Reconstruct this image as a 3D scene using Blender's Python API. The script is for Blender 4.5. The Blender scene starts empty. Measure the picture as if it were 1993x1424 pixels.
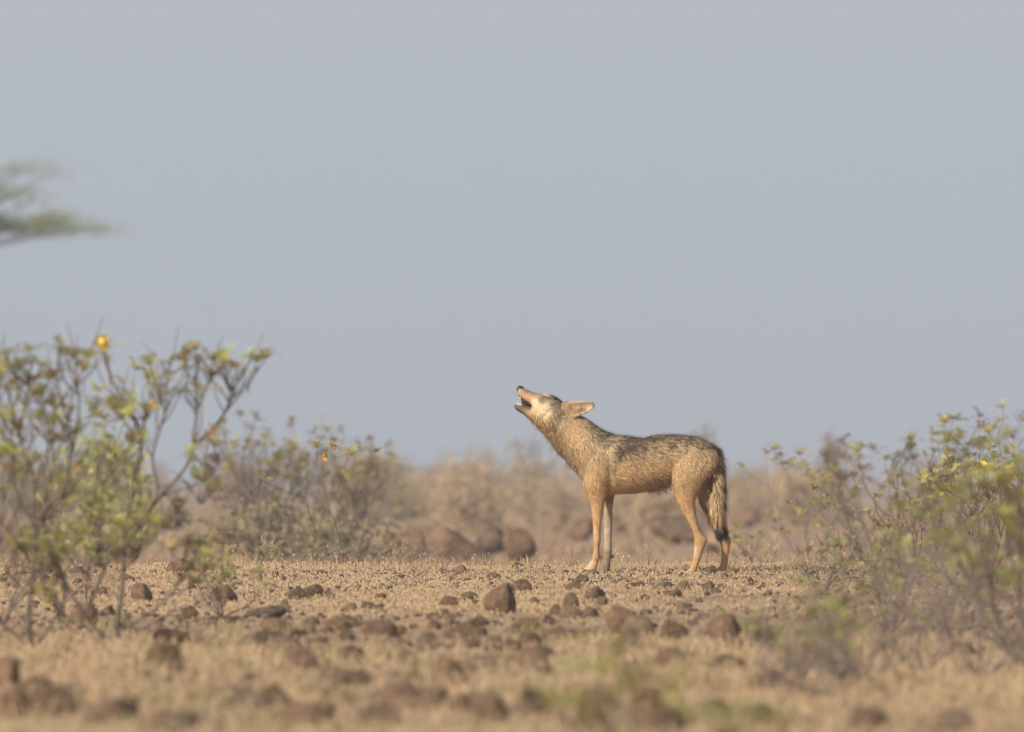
import bpy, math, random
import numpy as np
from mathutils import Vector, Matrix, Quaternion
from mathutils.bvhtree import BVHTree
from mathutils.kdtree import KDTree

# ------------------------------------------------------------------ camera, sky, sun, exposure
SC = bpy.context.scene
COL = SC.collection
R = math.radians
EYE = 0.44            # eye height above the ground under the wolf (m)
DW = 60.0             # distance camera - wolf (m)
F = 23826.0           # focal length in photo pixels (photo 1993 px wide)
CX, HY, CY = 996.5, 940.0, 712.0

cam_d = bpy.data.cameras.new('camera')
cam = bpy.data.objects.new('camera', cam_d); COL.objects.link(cam)
cam.location = (0, -DW, EYE)
cam.rotation_euler = (R(90) + math.atan((HY - CY) / F), 0, 0)
cam_d.sensor_width = 36.0
cam_d.lens = 36.0 * F / 1993.0
cam_d.clip_start = 0.5
cam_d.clip_end = 9000
cam_d.dof.use_dof = True
cam_d.dof.focus_distance = DW
cam_d.dof.aperture_fstop = 6.8
cam_d.dof.aperture_blades = 9
SC.camera = cam

SUN_EL, SUN_AZ = 30.0, -44.0      # azimuth measured from straight behind the camera, minus = to the left
sd = Vector((math.sin(R(SUN_AZ)) * math.cos(R(SUN_EL)), -math.cos(R(SUN_AZ)) * math.cos(R(SUN_EL)), math.sin(R(SUN_EL))))
sun_l = bpy.data.lights.new('sun', 'SUN')
sun_l.energy = 3.4
sun_l.angle = R(4)
sun_l.color = (1.0, 0.90, 0.75)
sun = bpy.data.objects.new('sun', sun_l); COL.objects.link(sun)
sun.rotation_euler = sd.to_track_quat('Z', 'Y').to_euler()
sun.location = (-20, -40, 30)

world = bpy.data.worlds.new('World'); SC.world = world; world.use_nodes = True
wn = world.node_tree.nodes; wl = world.node_tree.links
bg = wn['Background']
sky = wn.new('ShaderNodeTexSky'); sky.sky_type = 'NISHITA'; sky.sun_disc = False
sky.sun_elevation = R(SUN_EL)
sky.sun_rotation = math.atan2(sd.x, sd.y)
sky.air_density = 1.0; sky.dust_density = 1.0; sky.ozone_density = 2.0; sky.altitude = 500
# a dusty haze lies over the whole sky, thickest at the horizon, the same all the way round
tcw = wn.new('ShaderNodeTexCoord'); sep = wn.new('ShaderNodeSeparateXYZ'); wl.new(tcw.outputs['Generated'], sep.inputs[0])
hz = wn.new('ShaderNodeMapRange'); hz.interpolation_type = 'SMOOTHSTEP'
hz.inputs['From Min'].default_value = 0.06; hz.inputs['From Max'].default_value = 0.75
hz.inputs['To Min'].default_value = 1.0; hz.inputs['To Max'].default_value = 0.35
wl.new(sep.outputs['Z'], hz.inputs['Value'])
hr = wn.new('ShaderNodeValToRGB')
hr.color_ramp.elements[0].position = 0.0; hr.color_ramp.elements[0].color = (.400, .445, .512, 1)
hr.color_ramp.elements[1].position = 0.05; hr.color_ramp.elements[1].color = (.452, .487, .512, 1)
wl.new(sep.outputs['Z'], hr.inputs['Fac'])
hm = wn.new('ShaderNodeVectorMath'); hm.operation = 'SCALE'; hm.inputs['Scale'].default_value = 6.05
wl.new(hr.outputs['Color'], hm.inputs[0])
wmix = wn.new('ShaderNodeMix'); wmix.data_type = 'RGBA'
wl.new(hz.outputs['Result'], wmix.inputs['Factor']); wl.new(sky.outputs[0], wmix.inputs['A']); wl.new(hm.outputs[0], wmix.inputs['B'])
wl.new(wmix.outputs['Result'], bg.inputs[0])
bg.inputs[1].default_value = 0.10

SC.view_settings.view_transform = 'Standard'
SC.view_settings.look = 'None'
SC.view_settings.gamma = 1.0
SC.view_settings.exposure = 0.82
SC.view_settings.use_curve_mapping = False
SC.render.engine = 'CYCLES'
SC.cycles.use_denoising = True
SC.cycles.max_bounces = 6
SC.cycles.diffuse_bounces = 3
SC.cycles.transparent_max_bounces = 6
SC.cycles.volume_bounces = 0

rng = np.random.default_rng(7)
random.seed(7)

# ------------------------------------------------------------------ helpers
def lin(c):
    c = np.asarray(c, float) / 255.0
    return np.where(c <= 0.04045, c / 12.92, ((c + 0.055) / 1.055) ** 2.4)

def np_mesh(name, V, Fc, smooth=True):
    """V (n,3); Fc list of index arrays, each (m,k)."""
    me = bpy.data.meshes.new(name)
    V = np.asarray(V, np.float32)
    me.vertices.add(len(V)); me.vertices.foreach_set('co', V.ravel())
    if not isinstance(Fc, list): Fc = [Fc]
    Fc = [np.asarray(f, np.int32) for f in Fc if len(f)]
    loops = np.concatenate([f.ravel() for f in Fc])
    tot = np.concatenate([np.full(len(f), f.shape[1], np.int32) for f in Fc])
    start = np.concatenate([[0], np.cumsum(tot)[:-1]]).astype(np.int32)
    me.loops.add(len(loops)); me.loops.foreach_set('vertex_index', loops)
    me.polygons.add(len(tot)); me.polygons.foreach_set('loop_start', start)
    me.update(calc_edges=True)
    if smooth:
        me.polygons.foreach_set('use_smooth', np.ones(len(tot), bool))
    me.validate()
    return me

def set_col(me, C, name='Col'):
    a = me.color_attributes.new(name, 'FLOAT_COLOR', 'POINT')
    rgba = np.ones((len(C), 4), np.float32); rgba[:, :3] = C
    a.data.foreach_set('color', rgba.ravel())

def link(name, me, mat=None, parent=None, loc=None):
    o = bpy.data.objects.new(name, me); COL.objects.link(o)
    if mat is not None and len(me.materials) == 0: me.materials.append(mat)
    if parent is not None: o.parent = parent
    if loc is not None: o.location = loc
    return o

def tag(o, label=None, cat=None, group=None, kind=None):
    if label: o['label'] = label
    if cat: o['category'] = cat
    if group: o['group'] = group
    if kind: o['kind'] = kind
    return o

def empty(name, loc, rz=0.0):
    o = bpy.data.objects.new(name, None); COL.objects.link(o)
    o.location = loc; o.rotation_euler = (0, 0, rz); o.empty_display_size = 0.1
    return o

_P = np.random.default_rng(11).random((256, 256))
def vnoise(x, y):
    x = np.asarray(x, float); y = np.asarray(y, float)
    xi = np.floor(x).astype(int); yi = np.floor(y).astype(int)
    fx = x - xi; fy = y - yi
    fx = fx * fx * (3 - 2 * fx); fy = fy * fy * (3 - 2 * fy)
    a = _P[xi & 255, yi & 255]; b = _P[(xi + 1) & 255, yi & 255]
    c = _P[xi & 255, (yi + 1) & 255]; d = _P[(xi + 1) & 255, (yi + 1) & 255]
    return (a * (1 - fx) + b * fx) * (1 - fy) + (c * (1 - fx) + d * fx) * fy

# ------------------------------------------------------------------ materials
def mat_base(name, rough=0.9, spec=0.2):
    m = bpy.data.materials.new(name); m.use_nodes = True
    b = m.node_tree.nodes['Principled BSDF']
    b.inputs['Roughness'].default_value = rough
    b.inputs['Specular IOR Level'].default_value = spec
    return m, m.node_tree.nodes, m.node_tree.links, b

def mat_noise(name, cols, scale=8.0, rough=0.92, bump=0.0, bscale=60.0, spec=0.15, coords='Object', obrand=0.0, detail=6):
    m, n, l, b = mat_base(name, rough, spec)
    tc = n.new('ShaderNodeTexCoord')
    nz = n.new('ShaderNodeTexNoise'); nz.inputs['Scale'].default_value = scale
    nz.inputs['Detail'].default_value = detail; nz.inputs['Roughness'].default_value = 0.62
    l.new(tc.outputs[coords], nz.inputs['Vector'])
    rp = n.new('ShaderNodeValToRGB')
    e = rp.color_ramp.elements
    k = len(cols)
    for i, c in enumerate(cols):
        pos = 0.3 + 0.4 * i / max(1, k - 1)
        el = e[i] if i < 2 else e.new(pos)
        el.position = pos; el.color = (*c, 1)
    l.new(nz.outputs['Fac'], rp.inputs['Fac'])
    out = rp.outputs['Color']
    if obrand > 0:
        oi = n.new('ShaderNodeObjectInfo')
        mr = n.new('ShaderNodeMapRange'); mr.inputs['To Min'].default_value = 1 - obrand; mr.inputs['To Max'].default_value = 1 + obrand
        l.new(oi.outputs['Random'], mr.inputs['Value'])
        hs = n.new('ShaderNodeHueSaturation')
        l.new(out, hs.inputs['Color']); l.new(mr.outputs['Result'], hs.inputs['Value'])
        out = hs.outputs['Color']
    l.new(out, b.inputs['Base Color'])
    if bump > 0:
        nb = n.new('ShaderNodeTexNoise'); nb.inputs['Scale'].default_value = bscale; nb.inputs['Detail'].default_value = 8
        l.new(tc.outputs[coords], nb.inputs['Vector'])
        bm_ = n.new('ShaderNodeBump'); bm_.inputs['Strength'].default_value = bump; bm_.inputs['Distance'].default_value = 0.02
        l.new(nb.outputs['Fac'], bm_.inputs['Height']); l.new(bm_.outputs['Normal'], b.inputs['Normal'])
    return m

def mat_attr(name, rough=0.85, spec=0.15, transl=0.0, obrand=0.0):
    m, n, l, b = mat_base(name, rough, spec)
    a = n.new('ShaderNodeAttribute'); a.attribute_name = 'Col'
    out = a.outputs['Color']
    if obrand > 0:
        oi = n.new('ShaderNodeObjectInfo')
        mr = n.new('ShaderNodeMapRange'); mr.inputs['To Min'].default_value = 1 - obrand; mr.inputs['To Max'].default_value = 1 + obrand
        l.new(oi.outputs['Random'], mr.inputs['Value'])
        hs = n.new('ShaderNodeHueSaturation'); l.new(out, hs.inputs['Color']); l.new(mr.outputs['Result'], hs.inputs['Value'])
        m2 = n.new('ShaderNodeMapRange'); m2.inputs['To Min'].default_value = 0.47; m2.inputs['To Max'].default_value = 0.52
        l.new(oi.outputs['Random'], m2.inputs['Value']); l.new(m2.outputs['Result'], hs.inputs['Hue'])
        out = hs.outputs['Color']
    l.new(out, b.inputs['Base Color'])
    if transl > 0:
        tr = n.new('ShaderNodeBsdfTranslucent'); l.new(out, tr.inputs['Color'])
        mx = n.new('ShaderNodeMixShader'); mx.inputs['Fac'].default_value = transl
        l.new(b.outputs[0], mx.inputs[1]); l.new(tr.outputs[0], mx.inputs[2])
        l.new(mx.outputs[0], n['Material Output'].inputs['Surface'])
    return m

def mat_plain(name, c, rough=0.6, spec=0.3):
    m, n, l, b = mat_base(name, rough, spec)
    tc = n.new('ShaderNodeTexCoord'); nz = n.new('ShaderNodeTexNoise'); nz.inputs['Scale'].default_value = 90
    l.new(tc.outputs['Object'], nz.inputs['Vector'])
    rp = n.new('ShaderNodeValToRGB')
    rp.color_ramp.elements[0].color = (c[0] * .75, c[1] * .75, c[2] * .75, 1); rp.color_ramp.elements[1].color = (*[min(1, v * 1.15) for v in c], 1)
    l.new(nz.outputs['Fac'], rp.inputs['Fac']); l.new(rp.outputs['Color'], b.inputs['Base Color'])
    return m

M_SOIL = mat_noise('dry_soil', [(.20, .125, .075), (.31, .205, .122), (.38, .26, .155)], scale=.8, bump=0.6, bscale=14, coords='Object')
def mat_rock(name, cols):
    m = mat_noise(name, cols, scale=4.5, bump=.6, bscale=24, obrand=.25)
    n, l = m.node_tree.nodes, m.node_tree.links; b_ = n['Principled BSDF']
    src = b_.inputs['Base Color'].links[0].from_socket
    tc = n.new('ShaderNodeTexCoord'); nz = n.new('ShaderNodeTexNoise'); nz.inputs['Scale'].default_value = 2.2; nz.inputs['Detail'].default_value = 7
    l.new(tc.outputs['Object'], nz.inputs['Vector'])
    mr = n.new('ShaderNodeMapRange'); mr.inputs['From Min'].default_value = .42; mr.inputs['From Max'].default_value = .68; mr.inputs['To Max'].default_value = .55
    l.new(nz.outputs['Fac'], mr.inputs['Value'])
    mx = n.new('ShaderNodeMix'); mx.data_type = 'RGBA'; mx.inputs['B'].default_value = (.30, .195, .115, 1)
    l.new(mr.outputs['Result'], mx.inputs['Factor']); l.new(src, mx.inputs['A']); l.new(mx.outputs['Result'], b_.inputs['Base Color'])
    return m
M_ROCK = {
    'dark brown': mat_rock('rock_dark_brown', [(.055, .036, .024), (.115, .074, .046), (.165, .112, .072)]),
    'reddish brown': mat_rock('rock_reddish', [(.095, .056, .036), (.165, .100, .063), (.21, .138, .09)]),
    'greyish brown': mat_rock('rock_greyish', [(.085, .062, .043), (.155, .113, .076), (.21, .155, .105)]),
}
M_BARK = mat_noise('shrub_bark', [(.085, .066, .054), (.155, .120, .098), (.20, .155, .125)], scale=25, bump=.4, bscale=120)
M_TWIG = mat_noise('young_twig', [(.13, .09, .065), (.20, .14, .10)], scale=30, bump=.2, bscale=120)
M_DEAD = mat_noise('dead_twig_bark', [(.20, .15, .11), (.34, .27, .20)], scale=25, bump=.3, bscale=120)
M_GREYTWIG = mat_noise('grey_twig', [(.16, .125, .105), (.26, .21, .175)], scale=25, bump=.3, bscale=120)
M_LEAF = mat_attr('leaf', rough=.55, spec=.3, transl=.45, obrand=.22)
M_FLOWER = mat_plain('yellow_petal', (.84, .56, .04), .6)
M_ORANGE = mat_plain('orange_petal', (.62, .27, .05), .6)
M_POD = mat_plain('brown_pod', (.20, .11, .07), .8)
M_GRASS = mat_attr('dry_grass', rough=.8, spec=.15, transl=.25)
M_FOL = mat_attr('far_foliage', rough=.8, spec=.1, transl=.3)

# ------------------------------------------------------------------ ground
def prof(d):
    d = np.asarray(d, float)
    near = -0.0057 * (60 - np.clip(d, 5, 60))
    t = np.clip((d - 62.5) / 24.0, 0, 1); t = t * t * (3 - 2 * t)
    return near - 0.33 * t

def T(x, d):
    x = np.asarray(x, float); d = np.asarray(d, float)
    z = prof(d + 6.0 * (vnoise(x * .55 + 2, x * 0 + 3.5) - .5) * np.clip((d - 55) / 8, 0, 1))
    a = 0.016 * (vnoise(x * .8 + 31, d * .5 + 7) - .5) + 0.008 * (vnoise(x * 2.3 + 3, d * 1.6 + 17) - .5)
    far = np.clip((d - 85) / 60, 0, 1)
    z = z + a * (1 - far) + far * (0.10 * (vnoise(x * .13 + 9, d * .06 + 5) - .5) + .05 * (vnoise(x * .5 + 19, d * .2 + 2) - .5))
    return z

def wx(px, d): return (px - CX) / F * d
def near_d(py):
    lo, hi = 12.0, 62.0
    for _ in range(50):
        m = (lo + hi) / 2
        y = HY + F * (EYE - float(prof(m))) / m
        if y > py: lo = m
        else: hi = m
    return (lo + hi) / 2
def far_d(py):
    return float(np.clip(F * (EYE + .33) / max(4.0, py - HY), 92, 1500))

dys = np.concatenate([np.linspace(-400, 0, 12), np.linspace(4, 20, 20), np.linspace(20.2, 70, 330), np.linspace(70.4, 130, 130), np.geomspace(131, 5000, 130)])
xs = np.concatenate([-np.geomspace(3000, 6.3, 60), np.linspace(-6.2, 6.2, 160), np.geomspace(6.3, 3000, 60)])
XX, DD = np.meshgrid(xs, dys)
ZZ = T(XX, DD)
V = np.stack([XX.ravel(), DD.ravel() - DW, ZZ.ravel()], 1)
ny, nx = XX.shape
ii = np.arange(ny * nx).reshape(ny, nx)
Q = np.stack([ii[:-1, :-1].ravel(), ii[:-1, 1:].ravel(), ii[1:, 1:].ravel(), ii[1:, :-1].ravel()], 1)
ground = link('ground', np_mesh('ground', V, Q), M_SOIL)
tag(ground, kind='structure')

# dusty air: one closed box of thin even haze round camera and ground, sky outside
hb = np.array([[x, y, z] for x in (-3100, 3100) for y in (-520, 5020) for z in (-1.5, 19.0)], float)
hme = np_mesh('haze', hb, np.array([[0, 1, 3, 2], [4, 6, 7, 5], [0, 4, 5, 1], [2, 3, 7, 6], [0, 2, 6, 4], [1, 5, 7, 3]]), smooth=False)
hmat = bpy.data.materials.new('haze'); hmat.use_nodes = True
hn = hmat.node_tree.nodes; hn.remove(hn['Principled BSDF'])
pv = hn.new('ShaderNodeVolumePrincipled'); pv.inputs['Color'].default_value = (.66, .71, .80, 1); pv.inputs['Density'].default_value = .0007; pv.inputs['Anisotropy'].default_value = 0.0
hmat.node_tree.links.new(pv.outputs[0], hn['Material Output'].inputs['Volume'])
haze = link('haze', hme, hmat); tag(haze, kind='stuff', label='thin dusty haze filling the air over the plain', cat='haze')

# ------------------------------------------------------------------ rocks
def icosphere(sub):
    import bmesh
    bm = bmesh.new(); bmesh.ops.create_icosphere(bm, subdivisions=sub, radius=1.0)
    V = np.array([v.co[:] for v in bm.verts]); Fc = np.array([[v.index for v in f.verts] for f in bm.faces]); bm.free()
    return V, Fc

ICO_V, ICO_F = icosphere(4)
def noise3(P, seed, sc):
    r = np.random.default_rng(seed); o = r.random(6) * 50
    return (vnoise(P[:, 0] * sc + o[0] + P[:, 2] * .7 * sc, P[:, 1] * sc + o[1]) + vnoise(P[:, 1] * sc + o[2] + P[:, 0] * .4 * sc, P[:, 2] * sc + o[3]) + vnoise(P[:, 2] * sc + o[4], P[:, 0] * sc + o[5])) / 3 - .5

def rock_mesh(name, seed, ncut=7, cut=(.62, .9), rough=.16, cuts=()):
    rough = rough * .75
    r = np.random.default_rng(seed); P = ICO_V.copy()
    pl = [(np.array(c[:3]) / np.linalg.norm(c[:3]), c[3]) for c in cuts]
    for _ in range(ncut):
        n = r.normal(size=3); n[2] = abs(n[2]) * .8; n /= np.linalg.norm(n)
        pl.append((n, r.uniform(*cut)))
    for n, h in pl:
        s = P @ n - h
        P = P - np.where(s > 0, s * .93, 0)[:, None] * n
    nrm = P / np.linalg.norm(P, axis=1)[:, None]
    P = P + nrm * (rough * noise3(P, seed, 1.6) + .5 * rough * noise3(P, seed + 1, 4) + .45 * rough * noise3(P, seed + 2, 9))[:, None]
    mn, mx = P.min(0), P.max(0)
    P = (P - (mn + mx) / 2) / ((mx - mn) / 2)       # unit half extents
    return np_mesh(name, P, ICO_F)

ROCKS = [rock_mesh('rock_shape', s, ncut=nc, cut=ct, rough=rg) for s, nc, ct, rg in
         [(1, 8, (.45, .85), .16), (2, 6, (.5, .9), .2), (3, 10, (.4, .8), .14), (4, 5, (.55, .9), .2),
          (5, 9, (.35, .85), .18), (6, 7, (.45, .85), .22), (7, 12, (.45, .8), .12), (8, 4, (.6, .95), .16),
          (9, 7, (.35, .8), .2), (10, 8, (.4, .9), .24), (11, 6, (.3, .8), .16), (12, 9, (.45, .75), .2)]]
ROCK_PYR = rock_mesh('rock_shape', 21, ncut=2, cut=(.85, .95), rough=.05,
                     cuts=[(-.62, -.45, .62, .42), (.93, -.35, .12, .52), (.2, -.9, .25, .6), (.1, .8, .5, .5)])
for me in ROCKS + [ROCK_PYR]:
    me.materials.append(M_ROCK['dark brown'])

nrock = [0]
def rock(px, py, w, h, label, color, d=None, group=None, shape=None, rz=None, tilt=0.0, sink=.28, name='rock', depth=None, far=False, dz=0.0):
    """px,py: middle of the visible foot of the rock in photo px; w,h: visible size in px"""
    if d is None: d = far_d(py) if far else near_d(py)
    k = d / F
    x = wx(px, d)
    i = nrock[0]; nrock[0] += 1
    me = ROCKS[i % len(ROCKS)] if shape is None else shape
    o = bpy.data.objects.new(name, me); COL.objects.link(o)
    hw = w * k / 2; hh = h * 1.06 * k / (1 - sink) / 2
    dp = depth if depth is not None else hw * random.uniform(.75, 1.0)
    o.scale = (hw, dp, hh)
    o.rotation_euler = (random.uniform(-.12, .12), tilt + random.uniform(-.14, .14) * (rz is None), random.uniform(-.8, .8) + random.choice([0, math.pi]) if rz is None else rz)
    z = float(T(x, d))
    o.location = (x, d - DW + dp * .6, z + hh - 2 * hh * sink + dz)
    o.material_slots[0].link = 'OBJECT'; o.material_slots[0].material = M_ROCK[color]
    tag(o, label, 'rock', group)
    return o

# the rocks one can single out in the band round the wolf
rock(972, 1196, 66, 58, 'pyramid shaped brown rock standing alone in straw grass, its right face in shade', 'reddish brown', shape=ROCK_PYR, rz=0, sink=.12)
rock(1016, 1148, 44, 23, 'rounded dark rock just behind the pyramid shaped brown rock', 'dark brown', rz=0)
rock(576, 1164, 44, 22, 'low flat dark rock in the clump of three', 'dark brown')
rock(608, 1161, 46, 26, 'tallest dark rock in the clump of three in the straw grass', 'dark brown')
rock(636, 1163, 30, 17, 'smallest dark rock in the clump of three in the straw grass', 'dark brown')
rock(1158, 1168, 42, 28, 'boxy grey brown rock with flat top in front of the wolf forefeet', 'greyish brown', shape=ROCKS[2], rz=.2)
rock(1170, 1180, 26, 17, 'small grey stone leaning on the boxy flat topped rock', 'greyish brown')
rock(1112, 1188, 34, 30, 'dark peaked rock heading the little heap beside the pyramid shaped rock', 'dark brown')
rock(1112, 1203, 46, 24, 'pale brown rock resting against the dark peaked rock', 'greyish brown')
rock(1082, 1200, 36, 22, 'dark round stone between the pyramid shaped rock and the dark peaked rock', 'dark brown')
rock(1068, 1214, 24, 20, 'small squat dark stone in front of the dark round stone', 'dark brown')
rock(1040, 1179, 22, 15, 'little dark stone at the shaded side of the pyramid shaped rock', 'dark brown')
rock(874, 1184, 42, 23, 'humped dark brown rock at the lit side of the pyramid shaped rock', 'dark brown')
rock(912, 1170, 38, 17, 'flat dark rock behind the humped dark brown rock', 'dark brown')
rock(926, 1178, 24, 10, 'thin dark stone touching the flat dark rock', 'dark brown')
rock(1011, 1104, 32, 17, 'slab of dark rock tilted on the crest of the grassy rise', 'greyish brown', tilt=-.25)
rock(1068, 1110, 32, 13, 'low dark rock on the crest ahead of the wolf forefeet', 'dark brown')
rock(898, 1116, 26, 17, 'reddish knob of rock on the crest in straw grass', 'reddish brown')
rock(1382, 1120, 24, 15, 'black brown stone between the wolf hind feet', 'dark brown')
rock(1424, 1118, 28, 9, 'flat stone just behind the wolf hind foot', 'greyish brown')
rock(1147, 1118, 28, 8, 'flat stone under the wolf pale front paw', 'greyish brown')
rock(1232, 1116, 26, 8, 'flat dark stone under the wolf belly, between fore and hind feet', 'dark brown')
rock(1378, 1147, 26, 17, 'small dark stone on open grass in front of the wolf hind feet', 'dark brown')
rock(1333, 1146, 34, 18, 'grey stone next to the flat row of stones below the wolf', 'greyish brown')
rock(1290, 1142, 44, 10, 'flat dark slab in the row of stones below the wolf belly', 'dark brown')
rock(1240, 1140, 46, 9, 'long low slab in the row of stones below the wolf belly', 'dark brown')
rock(1115, 1144, 32, 16, 'pale grey stone half sunk in grass in front of the wolf', 'greyish brown')
rock(1298, 1157, 26, 9, 'twin low brown stones, the flatter one', 'greyish brown')
rock(1312, 1162, 20, 10, 'twin low brown stones, the rounder one', 'dark brown')
rock(1362, 1172, 18, 9, 'lone dark pebble sized stone on straw grass before the rounded boulders', 'dark brown')
rock(719, 1187, 32, 15, 'dark oval stone on straw grass with a paler stone beside it', 'dark brown')
rock(683, 1190, 28, 17, 'paler brown stone beside the dark oval stone', 'greyish brown')
rock(512, 1201, 92, 22, 'long flat brown rock beside the clump of three', 'greyish brown', shape=ROCKS[3])
rock(552, 1192, 40, 26, 'grey rock at the end of the long flat brown rock', 'greyish brown')
rock(430, 1170, 56, 34, 'brown rock with a dark cleft beyond the low leafy shoots', 'reddish brown')
rock(274, 1170, 50, 36, 'reddish rock seen through the fork of the flowering shrub', 'reddish brown')
rock(200, 1158, 24, 17, 'small grey stone behind the flowering shrub trunk', 'greyish brown')
rock(352, 1114, 64, 26, 'rusty rock on the crest behind the flowering shrub', 'reddish brown')
rock(150, 1115, 32, 16, 'brown stone at the foot of the bent dry stalk', 'reddish brown')
rock(160, 1215, 60, 40, 'reddish rock between the two flowering shrubs', 'reddish brown')
rock(208, 1200, 40, 22, 'dark rock against the trunk of the flowering shrub', 'dark brown')
rock(366, 1206, 40, 24, 'reddish rock among low side branches of the flowering shrub', 'reddish brown')
# middle foreground
rock(1210, 1222, 66, 42, 'rounded brown boulder, rearmost of the boulder group with an olive one', 'reddish brown', shape=ROCKS[3])
rock(1243, 1242, 70, 46, 'broad brown boulder in the middle of the boulder group', 'greyish brown', shape=ROCKS[7])
rock(1312, 1246, 58, 36, 'squared dark boulder at the shaded end of the boulder group', 'dark brown')
rock(1222, 1262, 76, 40, 'olive brown boulder, foremost of the boulder group', 'greyish brown')
rock(1348, 1217, 26, 13, 'pale grey stone behind the squared dark boulder', 'greyish brown')
rock(1409, 1250, 76, 52, 'big rounded reddish boulder behind a bright green sprig', 'reddish brown', shape=ROCKS[7])
rock(1486, 1262, 62, 38, 'dark brown boulder next to the big rounded reddish boulder', 'dark brown')
rock(1430, 1262, 36, 20, 'grey stone in front of the big rounded reddish boulder', 'greyish brown')
rock(896, 1242, 66, 32, 'pinkish brown rock with flat top in the row below the pyramid shaped rock', 'reddish brown', shape=ROCKS[2])
rock(930, 1243, 38, 26, 'dark end rock touching the pinkish brown flat rock', 'dark brown')
rock(876, 1219, 36, 18, 'grey brown stone behind the pinkish brown flat rock', 'greyish brown')
rock(920, 1221, 44, 18, 'dark stone with a pale fleck behind the pinkish brown flat rock', 'dark brown')
rock(1020, 1226, 60, 24, 'reddish wedge of rock in front of the pyramid shaped rock', 'reddish brown')
rock(1030, 1257, 44, 30, 'dark cone of rock in the stony strip before the reddish wedge', 'dark brown')
rock(957, 1262, 40, 26, 'grey brown rock with rounded top beside the dark cone of rock', 'greyish brown')
rock(1082, 1246, 72, 26, 'wide reddish slab behind the dark cone of rock', 'reddish brown')
rock(1140, 1246, 44, 22, 'dark rock at the end of the wide reddish slab', 'dark brown')
rock(830, 1259, 50, 30, 'grey rock with a dark face by the olive flat rock', 'greyish brown')
rock(770, 1260, 66, 20, 'olive flat rock lying in pale grass', 'greyish brown')
rock(845, 1226, 30, 18, 'reddish stone with dark tip above the grey rock with a dark face', 'reddish brown')
rock(760, 1243, 36, 24, 'brown stone with steep sides behind the olive flat rock', 'reddish brown')
rock(667, 1230, 30, 24, 'upright dark stone with a green sprig before it', 'dark brown')
rock(676, 1253, 48, 32, 'reddish slanting rock below the upright dark stone', 'reddish brown')
rock(600, 1238, 30, 24, 'small upright grey rock of a pair', 'greyish brown')
rock(578, 1246, 36, 20, 'low dark rock of a pair', 'dark brown')
rock(620, 1268, 52, 28, 'dark rock with a straight top in pale grass', 'dark brown', shape=ROCKS[2])
rock(680, 1284, 60, 28, 'olive brown rock with a broad base in pale grass', 'greyish brown')
rock(494, 1262, 52, 28, 'rounded olive brown rock right of the flowering shrub roots', 'greyish brown')
rock(335, 1258, 82, 32, 'long rust red rock at the foot of the flowering shrub', 'reddish brown', shape=ROCKS[3])
rock(318, 1312, 90, 56, 'big brown boulder with a pale fleck below the rust red rock', 'dark brown')
rock(392, 1258, 30, 14, 'small dark stone beside the rust red rock', 'dark brown')
rock(584, 1312, 84, 46, 'brown boulder with a shaded end in the blurred strip', 'reddish brown')
rock(870, 1330, 62, 52, 'orange brown pointed boulder in pale grass', 'reddish brown')
rock(895, 1340, 46, 20, 'orange brown slab at the foot of the pointed boulder', 'reddish brown')
rock(800, 1324, 46, 22, 'flat orange brown stone short of the pointed boulder', 'reddish brown')
rock(1040, 1296, 72, 36, 'broad reddish boulder in front of the dark cone of rock', 'reddish brown')
rock(945, 1298, 52, 24, 'olive brown low rock in the blurred strip', 'greyish brown')
rock(1304, 1296, 70, 36, 'reddish boulder in front of the squared dark boulder', 'reddish brown')
rock(1425, 1300, 60, 30, 'brown boulder in front of the big rounded reddish boulder', 'dark brown')
rock(1580, 1290, 56, 30, 'brown rock under the leafy shrub with bright green tufts', 'reddish brown')
rock(1745, 1120, 60, 34, 'brown rock behind the stems of the thicket', 'dark brown')
# the big blurred boulders at the bottom
rock(12, 1345, 64, 66, 'tall rusty boulder under the flowering shrub with orange blooms', 'reddish brown')
rock(22, 1396, 80, 58, 'big rust brown boulder in front of the tall rusty boulder', 'reddish brown')
rock(105, 1392, 110, 58, 'wide dark boulder with a pale streak', 'dark brown')
rock(220, 1400, 110, 48, 'broad reddish boulder beside the wide dark boulder', 'reddish brown')
rock(318, 1412, 64, 36, 'reddish boulder with a round top at the edge of bare soil', 'reddish brown')
rock(470, 1378, 100, 42, 'long low dark boulder in the blurred foreground', 'greyish brown')
rock(535, 1376, 60, 42, 'dark boulder at the end of the long low boulder', 'dark brown')
rock(612, 1400, 80, 36, 'reddish brown boulder beside the long low boulder', 'reddish brown')
rock(780, 1376, 94, 44, 'smooth olive brown boulder in the blurred foreground', 'reddish brown', shape=ROCKS[7])
rock(740, 1410, 96, 36, 'brown boulder in front of the smooth olive brown boulder', 'dark brown')
rock(960, 1412, 76, 56, 'brown boulder with a blackish side in the blurred foreground', 'dark brown')
rock(1036, 1388, 84, 48, 'pinkish brown boulder beyond the boulder with a blackish side', 'greyish brown')
rock(900, 1386, 70, 34, 'low dark rock between the two blurred boulders', 'dark brown')
rock(1690, 1420, 80, 44, 'brown boulder below the thicket', 'dark brown')
rock(1860, 1424, 90, 40, 'olive brown boulder below the thicket', 'greyish brown')
rock(1150, 1400, 60, 30, 'reddish boulder among pale green weeds', 'reddish brown')
rock(1470, 1400, 70, 34, 'brown boulder behind a low green weed', 'dark brown')
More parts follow.
